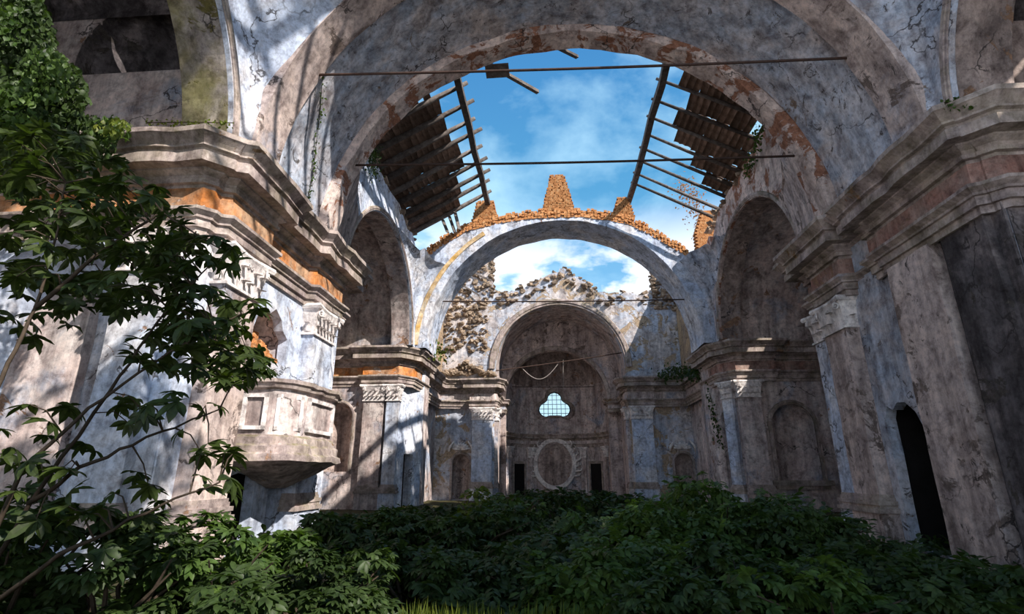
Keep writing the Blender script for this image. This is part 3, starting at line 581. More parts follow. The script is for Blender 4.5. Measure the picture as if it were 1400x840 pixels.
for row in range(5):
    for j, x in enumerate(xs):
        if row == 4 and (j*7) % 5 in (0, 3): continue
        z = np.interp(x, [p[0] for p in prof], [p[1] for p in prof])-.62+row*.145; sl = (np.interp(x+.2, [p[0] for p in prof], [p[1] for p in prof])-np.interp(x-.2, [p[0] for p in prof], [p[1] for p in prof]))/.4
        for yy in (33.24, 34.0, 34.8, 35.6):
            m = MB().box((-.105, 0, -.07), (.105, .72, .07), .015).xf(Matrix.Translation((x+random.uniform(-.03, .03), yy+random.uniform(-.05, .05), z+random.uniform(-.03, .03))) @ Matrix.Rotation(-math.atan(sl)+random.uniform(-.08, .08), 4, 'Y'))
            bk.add(m.v, m.f)
o = part_arch('brick_course', bk, 'brick', A2); o['kind'] = 'stuff'
def stub(cx, w0, w1, z0, z1, label):
    r = empty('brick_stub', (cx, 34.0, z0), label, 'brick pier', 'brick stubs on the far arch'); mb = MB(); n = int((z1-z0)/.13)
    for k in range(n):
        t = k/n; w = (w0+(w1-w0)*t); nb_ = max(1, round(w*2/.3)); 
        for j in range(nb_):
            for dy in (-.55, -.2, .15, .5):
                x = -w+2*w*(j+.5)/nb_+(k % 2)*.1-.05+random.uniform(-.03, .03)
                mb.box((x-w/nb_+.012, dy-.17, k*.13), (x+w/nb_-.012, dy+.16+random.uniform(-.03, .03), k*.13+.115), .015)
    c = obj('brickwork', mb, 'brick', r); c['kind'] = 'stuff'
    cp = obj('core', MB().box((-w0*.8, -.5, 0), (w0*.8, .5, (z1-z0)*.5)).box((-w1*.8, -.45, 0), (w1*.8, .45, (z1-z0)*.95)), 'brick', r)
    return r
stub(0.0, 1.15, .48, 19.6, 22.7, 'tall tapering brick stub on the middle of the far arch')
stub(-5.2, .95, .55, 18.9, 20.8, 'lower brick stub on the far arch, under the left purlin end')
stub(4.5, .8, .3, 18.9, 20.7, 'pointed brick stub on the far arch, under the right purlin end')
A3 = empty('chancel_arch', (0, 46, 11), 'moulded archivolt round the tall chancel arch', 'arch')
f_ = archi_frame(frY(46), 0, 5.75, 11, 11.1, .55, .2, n=40); f_.xf(Matrix.Translation((0, -46, -11))); obj('archivolt', f_, 'mould', A3)
f_ = archi_frame(frY(51.5), AX, 4.9, 9.0, 9.0, .4, .12, n=32); f_.xf(Matrix.Translation((0, -46, -11))); tag(obj('archivolt', f_, 'mould', loc=(0, 46, 11)), 'plain band round the inner arch before the apse', 'moulding')
# chapel arch bands of the middle and near bays
for s in (-1, 1):
    for yc, X, lab in ((26.7, 9.72, 'middle'), (5.65, 9.12, 'near')):
        f_ = archi_frame(frX(s, X), yc, 5.8, 10.05, 10.05, .22, .08, n=40).rough(.012, 2); f_.xf(Matrix.Translation((-s*X, -yc, -10)))
        tag(obj('arch_band', f_, 'mould', loc=(s*X, yc, 10)), f'thin moulded band round the {SIDE[s]} {lab} chapel arch', 'moulding')
# ---- pendentives: curved infill between chapel arch and cross arches
def pendentive(s, X, yc, r, Yp, rp, ztop, mat, label, rag=0., bulge=.35, dirn=1):
    rows = []; nzz = 16; m = 10
    for k in range(nzz+1):
        z = 10+(ztop-10)*k/nzz
        hy = math.sqrt(max(0, (r+.12)**2-min(z-10, r+.12)**2)); hx = math.sqrt(max(0, (rp+.05)**2-min(z-10, rp)**2))
        a = Vector((s*(X-.03), yc+dirn*hy)); b_ = Vector((s*min(hx, X-.03), Yp)); row = []
        for j in range(m+1):
            t = j/m; p = a+(b_-a)*t; o = Vector((s, dirn)).normalized()*bulge*math.sin(PI*t)*min(1, (z-10)/3)
            zz = z+(random.uniform(-rag, rag) if k == nzz else 0); row.append((p.x+o.x, p.y+o.y, zz))
        rows.append(row)
    mb = MB().grid(rows).rough(.03, .7, s*3.)
    thick = [[(x+s*.35, y+dirn*.35, z) for x, y, z in r_] for r_ in [[mb.v[i*(m+1)+j] for j in range(m+1)] for i in range(nzz+1)]]
    front_top = [mb.v[nzz*(m+1)+j] for j in range(m+1)]; mb.grid(thick); mb.grid([front_top, thick[-1]])
    mb.xf(Matrix.Translation((-s*X, -Yp, -10))); return tag(obj('pendentive', mb, mat, None, loc=(s*X, Yp, 10)), label, 'vault')
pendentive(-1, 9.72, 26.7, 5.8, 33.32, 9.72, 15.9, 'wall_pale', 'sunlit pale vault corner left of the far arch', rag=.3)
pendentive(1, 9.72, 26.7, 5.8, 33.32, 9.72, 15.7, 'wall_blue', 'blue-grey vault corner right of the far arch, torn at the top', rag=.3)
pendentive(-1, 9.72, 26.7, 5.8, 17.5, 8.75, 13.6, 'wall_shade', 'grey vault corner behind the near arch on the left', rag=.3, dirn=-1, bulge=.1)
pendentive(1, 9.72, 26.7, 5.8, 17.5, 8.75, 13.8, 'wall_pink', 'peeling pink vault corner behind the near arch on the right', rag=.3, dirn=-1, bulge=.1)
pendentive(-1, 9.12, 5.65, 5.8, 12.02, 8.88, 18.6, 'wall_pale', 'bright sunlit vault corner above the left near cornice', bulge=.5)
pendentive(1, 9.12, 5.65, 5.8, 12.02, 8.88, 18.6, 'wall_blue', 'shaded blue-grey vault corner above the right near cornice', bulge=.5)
# ---- pilasters
R90 = PI/2
pilaster((-9.1, 12.4, 0), R90, 1.5, 'pale pilaster at the near end of the left pier, left of the broken niche', mat='wall_pink', broken=.3, pr=.36)
pilaster((-9.1, 17.4, 0), R90, 1.6, 'pilaster with carved capital at the far end of the left near pier, behind the pulpit', mat='wall_pale', pr=.4)
pilaster((9.1, 13.75, 0), -R90, 1.75, 'broad peeling pink pilaster, right of the dark doorway', mat='wall_pink', cap=False, base=False, pr=.34)
pilaster((9.1, 11.95, 0), -R90, 1.3, 'shade-dark pilaster at the near corner of the right near pier', mat='wall_dark', cap=False, base=False, pr=.22)  # shaft colour carries the shade of this corner
pilaster((9.1, 17.72, 0), -R90, 1.35, 'battered pilaster left of the dark doorway on the right near pier', mat='wall_pink', broken=.6, pr=.4)
pilaster((9.12, 19.0, 0), -R90, .8, 'slender white-edged pilaster at the far edge of the right near pier', mat='wall_pale')
for x, lab in ((10.4, 'nearest the corner'), (12.2, 'second from the corner')):
    pilaster((x, P1F, 0), 0, .7, f'dark fluted pilaster on the right near pier, {lab}', mat='wall_dark', cap=False, base=False, fluted=True)
pilaster((-10.1, P1F, 0), 0, 1.1, 'pilaster on the viewer-facing side of the left near pier', mat='wall_pale', broken=.4)
pilaster((-12.1, 33.5, 0), 0, 1.3, 'flat pilaster on the far left pier beside the left chapel niche', mat='wall', pr=.42)
pilaster((-10.85, 33.45, 0), 0, .8, 'bright sunlit pilaster at the corner of the far left pier', mat='wall_pale', pr=.4)
pilaster((11.2, 33.5, 0), 0, 1.3, 'flat pilaster on the far right pier beside the right chapel niche', mat='wall', pr=.42)
pilaster((10.35, 33.9, 0), -.9, .7, 'narrow corner pilaster of the far right pier', mat='wall_pale', pr=.4)
for s in (-1, 1):
    pilaster((s*6.75, 46, 0), 0, 1.7, f'broad {SIDE[s]} pilaster of the chancel arch with a carved capital', mat='wall_pale', pr=.5)
    pilaster((s*5.75, 46.6, 0), -s*R90, .9, f'{SIDE[s]} inner pilaster in the chancel arch jamb', mat='wall')
# ---- pulpit
pul = empty('pulpit', (-9.1, 15.5, 1.9), 'crumbling stucco pulpit jutting from the left near pier above a doorway', 'pulpit')
plan = [(0, -1.85), (.85, -1.75), (1.2, -1.5), (1.42, -.95), (1.45, .95), (1.2, 1.6), (.85, 1.85), (0, 1.9)]
def ring_prism(plan, prof, name, mat, amp=.02, capz=True):
    c = Vector((0, 0)); rows = []
    pl = resample(plan, .3)
    for o, z in prof:
        row = []
        for i, p in enumerate(pl):
            d = (pl[min(i+1, len(pl)-1)]-pl[max(i-1, 0)]).normalized(); nrm = Vector((d.y, -d.x)); q = p+nrm*o
            e = noise.noise(Vector((p.x*3, p.y*3, z*3)))*amp*2; row.append((max(-.2, q.x+e), q.y+e, z+e*.6))
        rows.append(row)
    mb = MB().grid(rows)
    if capz:
        mb.add(rows[0], [tuple(range(len(rows[0])))]); mb.add(rows[-1], [tuple(range(len(rows[-1])))])
    return obj(name, mb, mat, pul)
ring_prism(plan, [(-.02, 1.0), (-.02, 2.35)], 'parapet', 'wall')
ring_prism(plan, [(.0, 2.32), (.1, 2.36), (.14, 2.46), (.2, 2.5), (.2, 2.6), (-.15, 2.64)], 'rim', 'mould', .04)
ring_prism(plan, [(.0, 1.12), (.1, 1.06), (.12, .9), (.2, .84), (.22, .66), (.3, .6), (.3, .45), (.1, .38), (-.15, .3)], 'moulded_base', 'mould', .04)
cr = MB(); rows = []
for k in range(8):
    t = k/7; sc_ = 1-.8*t**1.1; rows.append([(p.x*sc_, p.y*sc_+.5*t, .35-.62*t) for p in resample(plan, .3)])
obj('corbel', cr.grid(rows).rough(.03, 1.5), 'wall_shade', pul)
def pframe(p, q, z0, z1):
    p, q = Vector(p), Vector(q); d = (q-p).normalized(); n = Vector((d.y, -d.x)); mb = MB()
    for a, b_, c, e in ((.08, .18, z0, z1), (1, 1, 0, 0)):
        pass
    L_ = (q-p).length
    def P(a, z, o): w = p+d*a+n*o; return (w.x, w.y, z)
    for (a0, a1, c0, c1) in ((.1, .2, z0, z1), (L_-.2, L_-.1, z0, z1), (.1, L_-.1, z0, z0+.1), (.1, L_-.1, z1-.1, z1)):
        mb.add([P(a, z, o) for a in (a0, a1) for z in (c0, c1) for o in (-.02, .06)], [(0, 1, 3, 2), (4, 6, 7, 5), (0, 4, 5, 1), (2, 3, 7, 6), (0, 2, 6, 4), (1, 5, 7, 3)])
    obj('panel_frame', mb, 'cap', pul)
pframe((0, -1.86), (.85, -1.76), 1.25, 2.2); pframe((1.42, -.95), (1.45, .95), 1.25, 2.2); pframe((.85, -1.76), (1.42, -.95), 1.25, 2.2)
# ---- tie rods
def rod(a, b_, r, label, plate=True):
    a, b_ = Vector(a), Vector(b_); root = empty('tie_rod', a, label, 'tie rod'); n = 12
    pts = [a.lerp(b_, k/n)-a-Vector((0, 0, .10*math.sin(PI*k/n)*(b_-a).length/20)) for k in range(n+1)]
    obj('bar', MB().tube(pts, r, 6), 'iron', root, True)
    if plate:
        for p in (Vector((0, 0, 0)), b_-a): obj('anchor_plate', MB().box(p-Vector((.05, .05, .55)), p+Vector((.05, .05, .45))), 'iron', root)
    return root
rod(at(400, 103, 13.2), at(1188, 78, 13.2), .045, 'nearest iron tie rod crossing high under the huge near arch')
rod(at(475, 226, 17.1), at(1095, 213, 17.1), .045, 'second iron tie rod crossing below the roof opening')
rod(at(572, 412, 34.5), at(965, 409, 34.5), .045, 'thin tie rod crossing the far free-standing arch')
rod(at(700, 529, 51.7), at(812, 529, 51.7), .035, 'thin tie rod across the inner arch before the apse', False)
p, q = at(672, 508, 46.8), at(866, 480, 46.8)
rod(p, q, .05, 'slanting broken tie rod across the tall chancel arch', False)
c0, c1 = at(713, 503, 46.9), at(765, 495, 46.9)
tag(obj('slack_cord', MB().tube([c0.lerp(c1, k/12)-Vector((0, 0, 1.3*math.sin(PI*k/12))) for k in range(13)], .035, 5), 'rope', None, True), 'pale slack cord hanging from the slanting rod in the chancel arch', 'cord')
tag(obj('lamp_cord', MB().tube([at(770, 492, 47), at(770, 545, 47)], .02, 5), 'rope'), 'thin vertical cord hanging in front of the apse window', 'cord')
# ---- roof remnants
ZP, ZE, XP, XE = 20.62, 17.75, 5.0, 10.3
tile_me = []
for k in range(4):
    mb = MB(); rows = []
    for i in range(2):
        rows.append([(-.19+.38*j/4, (i-.5)*1.12, .05*math.sin(PI*j/4)+random.uniform(-.01, .01)) for j in range(5)])
    mb.grid(rows); mb.grid([[(x, y, z+.035) for x, y, z in r] for r in rows])
    e = [[(x, y, z), (x, y, z+.035)] for x, y, z in (rows[0][0], rows[0][4])]; mb.add([rows[i][j] for j in (0, 4) for i in (0, 1)]+[(rows[i][j][0], rows[i][j][1], rows[i][j][2]+.035) for j in (0, 4) for i in (0, 1)], [(0, 1, 5, 4), (2, 3, 7, 6)])
    mb.add(rows[0]+[(x, y, z+.035) for x, y, z in rows[0]], [(j, j+1, j+6, j+5) for j in range(4)]); mb.add(rows[1]+[(x, y, z+.035) for x, y, z in rows[1]], [(j, j+1, j+6, j+5) for j in range(4)])
    tile_me.append(mb.mesh('roof_tile', 'tile'))
for s in (-1, 1):
    nm = SIDE[s]
    r = empty('roof_remnant', (s*XE, 26, ZE), f'surviving {nm} roof slope of rafters and terracotta tiles against the sky', 'roof')
    inv = -r.location; sl = (ZP-ZE)/(XE-XP); ang = math.atan(sl)
    f = lambda x, y, dz=0: Vector((s*x, y, ZP-(x-XP)*sl+dz))+inv
    ys = np.linspace(17.75, 32.3, 12) if s < 0 else np.linspace(17.8, 31.8, 11)
    for k, y in enumerate(ys):
        y += random.uniform(-.12, .12); inner = (XP-.05 if s > 0 else XP-.45)+random.uniform(-.2, .15); dz = random.uniform(-.04, .04)
        if s > 0: pass
        mb = MB(); mb.tube([f(inner, y, .08+dz), f((inner+XE)/2, y+random.uniform(-.06, .06), .03+dz), f(XE, y+random.uniform(-.1, .1), 0)], [(.075, .10, .11), (.11, .17, .20)][s < 0], 6)
        obj('rafter', mb, 'timber', r, True)
    for k in range(len(ys)-1):
        if s < 0: x0 = (7.3, 6.8, 6.5, 6.3, 6.1, 5.9, 5.8, 5.9, 6.1, 6.3, 6.8)[k]
        else: x0 = (5.9, 6.0, 6.1, 6.3, 6.3, 6.7, 7.3, 8.4, 99, 99)[k]
        x = XE-.1; yc = (ys[k]+ys[k+1])/2
        while x > x0+random.uniform(-.25, .25):
            sag = random.uniform(0, .04); p = f(x, yc+random.uniform(-.05, .05), .15-sag)
            if random.random() > .015: link('roof_tile', random.choice(tile_me), r, p, (random.uniform(-.05, .05), s*ang+random.uniform(-.12, .12), random.uniform(-.06, .06)), (1, (ys[1]-ys[0])/1.12, 1))
            x -= .30
    pr = empty('purlin', (s*XP, 18, ZP), f'long weathered {nm} purlin running from the near arch to its brick stub', 'beam')
    pts = [Vector((s*(XP+random.uniform(-.05, .05)), y, ZP-.14+random.uniform(-.04, .04)))-pr.location for y in np.linspace(17.2, 34.1, 8)]
    mb = MB()
    for a, b_ in zip(pts, pts[1:]): mb.bar(a, b_, .32, .32)
    obj('beam', mb, 'timber', pr)
    obj('prop', MB().bar(Vector((s*XP, 33.6, ZP-.2))-pr.location, Vector((s*(XP-.1), 33.6, 18.3))-pr.location, .12, .12, up=(0, 1, 0)), 'timber', pr)
def loose(name, a, b_, w, h, label, cat='beam', mat='timber'):
    a, b_ = Vector(a), Vector(b_); return tag(obj(name, MB().bar(Vector((0, 0, 0)), b_-a, w, h).rough(.015, 2), mat, None, loc=a), label, cat)
loose('broken_beam', at(668, 88, 18.2), at(735, 126, 20.5), .17, .15, 'broken beam end hanging from the near arch crown at the top of the sky opening')
loose('broken_beam', at(752, 60, 17.4), at(789, 78, 19.0), .15, .12, 'short beam tip poking out under the crown of the near arch')
loose('roof_board', at(664, 98, 18.6), at(696, 96, 18.6), .8, .05, 'loose square roof board beside the hanging beam', 'board')
for k, (a, b_) in enumerate((((605, 300), (612, 312)), ((614, 295), (622, 312)), ((622, 290), (628, 308)))):
    loose('roof_batten', at(*a, 32.0), at(b_[0], b_[1]+6, 31.6), .28, .05, 'splintered batten dangling at the far end of the left roof slope, '+('leftmost', 'middle', 'rightmost')[k]+' of three', 'batten')
for k, (a, b_, Y0, Y1) in enumerate((((608, 356), (672, 384), 46.05, 45.7), ((602, 372), (655, 404), 46.05, 45.6), ((598, 398), (612, 440), 46.05, 45.9))):
    loose('fallen_pole', at(*a, Y0), at(*b_, Y1), .16, .14, ('upper', 'lower', 'steep short')[k]+' pole leaning behind the left shoulder of the far arch', 'pole')
# ---- loose stones on the broken crowns
st_me = []
for k in range(6):
    bm = bmesh.new(); bmesh.ops.create_cube(bm, size=.46); bmesh.ops.bevel(bm, geom=bm.edges[:], offset=.07, segments=1, affect='EDGES')
    for v in bm.verts: v.co = Vector((v.co.x*random.uniform(.9, 1.3), v.co.y*random.uniform(.8, 1.1), v.co.z*random.uniform(.45, .6)))+Vector([random.uniform(-.05, .05) for _ in range(3)])
    me = bpy.data.meshes.new('stone'); bm.to_mesh(me); bm.free(); me.materials.append(M['stone']); st_me.append(me)
rc = empty('loose_stones', (0, 46.4, 17), 'loose stones piled along the broken top of the chancel wall', 'rubble')
low_ = MB(); ns = 0
for (x0, z0), (x1, z1) in zip(crown, crown[1:]):
    n = max(1, int(math.hypot(x1-x0, z1-z0)/.36))
    for k in range(n):
        for lay in range(4):
            t = k/n; x, z = x0+(x1-x0)*t, z0+(z1-z0)*t
            z -= lay*.36
            me = random.choice(st_me); p = Vector((x+random.uniform(-.15, .15), random.uniform(-.45, .2)-(.0 if lay < 2 else .1), z-17+random.uniform(-.1, .15))); e = (random.uniform(-.4, .4), random.uniform(-.4, .4), random.uniform(0, 6)); k_ = random.uniform(.55, 1.25)
            if lay < 2: link('stone', me, rc, p, e, k_); ns += 1
            else:
                mt = Matrix.Translation(p) @ Euler(e).to_matrix().to_4x4() @ Matrix.Scale(k_, 4); low_.add([tuple(mt @ v.co) for v in me.vertices], [tuple(f.vertices) for f in me.polygons])
obj('packed_stones', low_, 'stone', rc)['kind'] = 'stuff'; print('STONES', ns)
def stone_patch(name, label, n, fn):
    r = empty(name, fn(0, 0), label, 'rubble'); o0 = r.location.copy()
    for k in range(n): link('stone', random.choice(st_me), r, Vector(fn(random.uniform(-1, 1), random.uniform(-1, 1)))-o0, (random.uniform(-.5, .5), random.uniform(-.5, .5), random.uniform(0, 6)), random.uniform(.5, 1.15))
stone_patch('rubble_heap', 'sunlit rubble heap on the cornice left of the chancel arch', 90, lambda a, b_: (-8.1+a*2.3, 45.6+b_*.3, 10.35+(1-abs(a))*1.2*random.random()+.1))
stone_patch('bare_masonry', 'bare brown masonry patch high on the left of the chancel wall', 300, lambda a, b_: (-8.5+a*2.0, 46.05-random.uniform(0, .08), 17.6+b_*5.0))
stone_patch('bare_masonry', 'pale bare masonry patch at the right end of the chancel wall', 110, lambda a, b_: (9.7+a*1.0, 46.03-random.uniform(0, .08), 18.6+b_*2.4))
stone_patch('rubble_heap', 'broken masonry edge above the right chapel arch', 70, lambda a, b_: (9.75+random.uniform(0, .6), 26.5+a*6, 17.6+b_*.2))
stone_patch('rubble_heap', 'broken masonry edge above the left chapel arch', 60, lambda a, b_: (-9.75-random.uniform(0, .6), 26.5+a*6, 17.5+b_*.2))
# ruined brick fragment beyond the right roof end
bf = MB(); b0 = at(950, 318, 38.0)
for k in range(44):
    for j in range(int(9-k*.1+2*noise.noise(Vector((k*.3, 0, 0))))):
        x = j*.36+(k % 2)*.15+max(0, k-30)*.05; bf.box((x, 0, k*.14), (x+.34, .7, k*.14+.128), .012)
bfo = empty('brick_wall_fragment', (b0.x, 38, 15.6), 'orange brick wall fragment standing beyond the right roof slope', 'brick wall')
obj('brickwork', bf, 'brick', bfo)['kind'] = 'stuff'
# ================================================================== VEGETATION
def leaf_tpl(n=5, length=.2, width=.08, fold=.25, droop=.3):
    """one leaf: folded blade, n cross rows; base at origin, tip along +x"""
    vs, fs = [], []
    for k in range(n):
        t = k/(n-1); w = width*math.sin(PI*min(1, t*.93+.07))**.8*(.6+.6*t)*(1 if k < n-1 else 0.05); z = -droop*length*t*t
        vs += [(length*t, -w, z+fold*w), (length*t, 0, z), (length*t, w, z+fold*w)]
    for k in range(n-1):
        a = k*3; fs += [(a, a+1, a+4, a+3), (a+1, a+2, a+5, a+4)]
    return np.array(vs), fs
def compose(parts):
    V, Fc = [], []
    for (vs, fs), mat in parts:
        o = len(V); V += [tuple(mat @ Vector(v)) for v in vs]; Fc += [tuple(i+o for i in f) for f in fs]
    return np.array(V), Fc
def palmate(nl=6, L_=.2, w=.040):
    ps = []
    for k in range(nl):
        a = (k-(nl-1)/2)*(.62 if nl > 5 else .7); l = L_*(1-.07*abs(k-(nl-1)/2)**1.2)*random.uniform(.9, 1.08)
        ps.append((leaf_tpl(5, l, w*random.uniform(.85, 1.15), .3, random.uniform(.1, .5)), Matrix.Rotation(a, 4, 'Z') @ Matrix.Rotation(random.uniform(-.15, .25), 4, 'Y')))
    return compose(ps)
def spray(n=3, L_=.42, l=.16, w=.045):
    """compound leaf: pairs of leaflets along a drooping stalk"""
    ps = []
    for k in range(n):
        x = L_*(.25+.6*k/n); z = -.35*x*x/L_
        for s in (-1, 1): ps.append((leaf_tpl(4, l*random.uniform(.85, 1.1), w, .25, .35), Matrix.Translation((x, 0, z)) @ Matrix.Rotation(s*random.uniform(.8, 1.1), 4, 'Z') @ Matrix.Rotation(random.uniform(0, .3), 4, 'Y')))
    ps.append((leaf_tpl(4, l*1.1, w*1.1, .25, .3), Matrix.Translation((L_*.85, 0, -.35*L_*.7))))
    return compose(ps)
def scatter(name, tpls, pos, yaw, pitch, roll, scale, mat, parent=None):
    """many leaves in one mesh (numpy)"""
    VV, FF, off = [], [], 0
    for ti, (V, Fc) in enumerate(tpls):
        idx = np.arange(ti, len(pos), len(tpls)); n = len(idx)
        if not n: continue
        cy, sy, cp, sp, cr_, sr = np.cos(yaw[idx]), np.sin(yaw[idx]), np.cos(pitch[idx]), np.sin(pitch[idx]), np.cos(roll[idx]), np.sin(roll[idx])
        R = np.zeros((n, 3, 3))
        R[:, 0, 0] = cy*cp; R[:, 0, 1] = cy*sp*sr-sy*cr_; R[:, 0, 2] = cy*sp*cr_+sy*sr
        R[:, 1, 0] = sy*cp; R[:, 1, 1] = sy*sp*sr+cy*cr_; R[:, 1, 2] = sy*sp*cr_-cy*sr
        R[:, 2, 0] = -sp; R[:, 2, 1] = cp*sr; R[:, 2, 2] = cp*cr_
        P = np.einsum('nij,vj->nvi', R, V)*scale[idx][:, None, None]+pos[idx][:, None, :]
        F4 = np.array([list(f) for f in Fc]); FF.append((F4[None]+(np.arange(n)*len(V))[:, None, None]+off).reshape(-1, 4)); VV.append(P.reshape(-1, 3)); off += n*len(V)
    V = np.concatenate(VV); Fq = np.concatenate(FF)
    me = bpy.data.meshes.new(name); me.vertices.add(len(V)); me.vertices.foreach_set('co', V.astype(np.float32).ravel())
    me.loops.add(Fq.size); me.loops.foreach_set('vertex_index', Fq.astype(np.int32).ravel())
    me.polygons.add(len(Fq)); me.polygons.foreach_set('loop_start', (np.arange(len(Fq))*4).astype(np.int32)); me.update(calc_edges=True)
    me.materials.append(M[mat]); o = link(name, me, parent); o['kind'] = 'stuff'; return o
SPR = [spray() for _ in range(4)]; PAL = [palmate(n) for n in (5, 6, 7)]; SMALL = [leaf_tpl(4, .12, .05, .3, .3)]
def shrub(name, loc, rx, ry, h, n, mat, label, tpl=None, sc=1., cat='shrub', group=None, lean=(0, 0)):
    r = empty(name, loc, label, cat, group); st = MB()
    for k in range(9):
        a = random.uniform(0, 2*PI); e = Vector((rx*.75*math.cos(a), ry*.75*math.sin(a), h*random.uniform(.45, .75))); m = e*.5+Vector((random.uniform(-.1, .1), random.uniform(-.1, .1), h*.12))
        b0 = Vector((random.uniform(-.2, .2), random.uniform(-.2, .2), -.1)); st.tube([b0, m, e], [.035, .022, .008], 5)
    obj('stems', st, 'bark', r)
    # clumps of foliage
    nc = max(6, int(n/45)); th = rng.uniform(0, 2*PI, nc); ph = np.arccos(rng.uniform(-.15, 1, nc)); rad = rng.uniform(.62, 1., nc)
    C = np.stack([rx*np.sin(ph)*np.cos(th)*rad, ry*np.sin(ph)*np.sin(th)*rad, h*(.15+.8*np.cos(ph)*rad)], 1)
    ci = rng.integers(0, nc, n); d = rng.normal(0, 1, (n, 3)); d /= np.linalg.norm(d, axis=1)[:, None]
    cs = rng.uniform(.22, .42, nc)[ci]*min(1.4, .6+.3*rx); P = C[ci]+d*cs[:, None]*np.array([1, 1, .55]); P[:, 2] = np.maximum(P[:, 2], .05)
    P[:, 0] += lean[0]*P[:, 2]; P[:, 1] += lean[1]*P[:, 2]
    yaw = np.arctan2(d[:, 1]+.3*P[:, 1]/ry, d[:, 0]+.3*P[:, 0]/rx)+rng.normal(0, .5, n); pitch = rng.normal(.15, .35, n)-d[:, 2]*.3; roll = rng.normal(0, .35, n)
    scatter('foliage', tpl or SPR, P, yaw, pitch, roll, rng.uniform(.7, 1.2, n)*sc, mat, r)
    return r
# undergrowth: (u, v of the crown top, distance, half width m, label, material, count)
def bush(u, vtop, Y, rx, ry, n, mat, label, tpl=None, sc=1., name='shrub', cat='shrub'):
    p = at(u, vtop, Y); h = max(.5, p.z); return shrub(name, (p.x, p.y, 0), rx, ry, h, n, mat, label, tpl, sc, cat)
B = [
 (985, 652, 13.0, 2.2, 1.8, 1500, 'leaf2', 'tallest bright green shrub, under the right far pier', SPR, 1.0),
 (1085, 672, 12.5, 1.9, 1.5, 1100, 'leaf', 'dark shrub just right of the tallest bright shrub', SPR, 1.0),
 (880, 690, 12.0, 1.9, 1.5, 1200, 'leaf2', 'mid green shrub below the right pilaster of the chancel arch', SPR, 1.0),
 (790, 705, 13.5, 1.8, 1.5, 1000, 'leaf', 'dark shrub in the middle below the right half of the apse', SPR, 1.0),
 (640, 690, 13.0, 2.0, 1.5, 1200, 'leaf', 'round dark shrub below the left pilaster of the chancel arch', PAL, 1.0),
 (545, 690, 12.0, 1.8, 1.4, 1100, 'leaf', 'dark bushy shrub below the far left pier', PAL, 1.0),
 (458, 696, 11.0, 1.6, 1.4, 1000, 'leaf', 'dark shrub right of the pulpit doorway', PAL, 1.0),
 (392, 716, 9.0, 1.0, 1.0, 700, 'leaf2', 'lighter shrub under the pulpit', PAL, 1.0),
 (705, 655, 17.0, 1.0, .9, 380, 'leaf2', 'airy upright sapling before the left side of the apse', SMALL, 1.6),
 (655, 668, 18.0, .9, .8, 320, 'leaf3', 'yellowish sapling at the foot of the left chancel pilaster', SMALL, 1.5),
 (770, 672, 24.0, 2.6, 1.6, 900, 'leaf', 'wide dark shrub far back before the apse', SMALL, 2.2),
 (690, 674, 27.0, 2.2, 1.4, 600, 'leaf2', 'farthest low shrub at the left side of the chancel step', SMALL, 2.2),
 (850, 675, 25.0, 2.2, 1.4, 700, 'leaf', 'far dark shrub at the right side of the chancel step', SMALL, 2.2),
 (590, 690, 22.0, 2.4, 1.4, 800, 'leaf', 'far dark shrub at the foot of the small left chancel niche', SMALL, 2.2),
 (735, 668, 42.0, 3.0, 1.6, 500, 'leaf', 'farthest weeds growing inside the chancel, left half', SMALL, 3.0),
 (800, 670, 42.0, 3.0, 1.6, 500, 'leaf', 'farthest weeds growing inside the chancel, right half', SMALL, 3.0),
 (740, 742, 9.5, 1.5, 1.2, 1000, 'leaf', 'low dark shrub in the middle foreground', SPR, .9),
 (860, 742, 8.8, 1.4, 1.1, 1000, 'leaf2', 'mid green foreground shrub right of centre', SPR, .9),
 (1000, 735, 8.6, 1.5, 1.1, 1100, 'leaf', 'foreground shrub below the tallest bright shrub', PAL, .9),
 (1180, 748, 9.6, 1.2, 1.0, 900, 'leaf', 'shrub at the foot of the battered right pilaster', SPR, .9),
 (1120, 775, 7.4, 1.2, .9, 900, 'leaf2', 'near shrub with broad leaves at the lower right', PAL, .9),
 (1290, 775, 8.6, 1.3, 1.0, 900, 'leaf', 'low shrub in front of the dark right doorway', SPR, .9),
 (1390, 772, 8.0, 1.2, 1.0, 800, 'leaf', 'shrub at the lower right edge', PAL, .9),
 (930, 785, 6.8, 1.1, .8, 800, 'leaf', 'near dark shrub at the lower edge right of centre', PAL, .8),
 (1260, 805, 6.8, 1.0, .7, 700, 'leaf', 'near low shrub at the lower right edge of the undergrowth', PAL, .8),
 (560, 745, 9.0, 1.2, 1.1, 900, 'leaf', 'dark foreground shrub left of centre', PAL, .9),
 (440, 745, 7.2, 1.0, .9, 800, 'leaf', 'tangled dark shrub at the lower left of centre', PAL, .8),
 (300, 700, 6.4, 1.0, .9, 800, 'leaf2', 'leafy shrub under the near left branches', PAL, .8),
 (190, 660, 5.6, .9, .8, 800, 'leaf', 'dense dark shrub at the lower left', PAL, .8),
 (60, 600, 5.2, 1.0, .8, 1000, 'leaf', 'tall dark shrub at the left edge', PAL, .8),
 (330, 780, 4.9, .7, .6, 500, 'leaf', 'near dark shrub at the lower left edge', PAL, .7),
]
for (u, v, Y, rx, ry, n, mat, lab, tp, sc_) in B: bush(u, v, Y, rx, ry, n, mat, lab, tp, sc_)
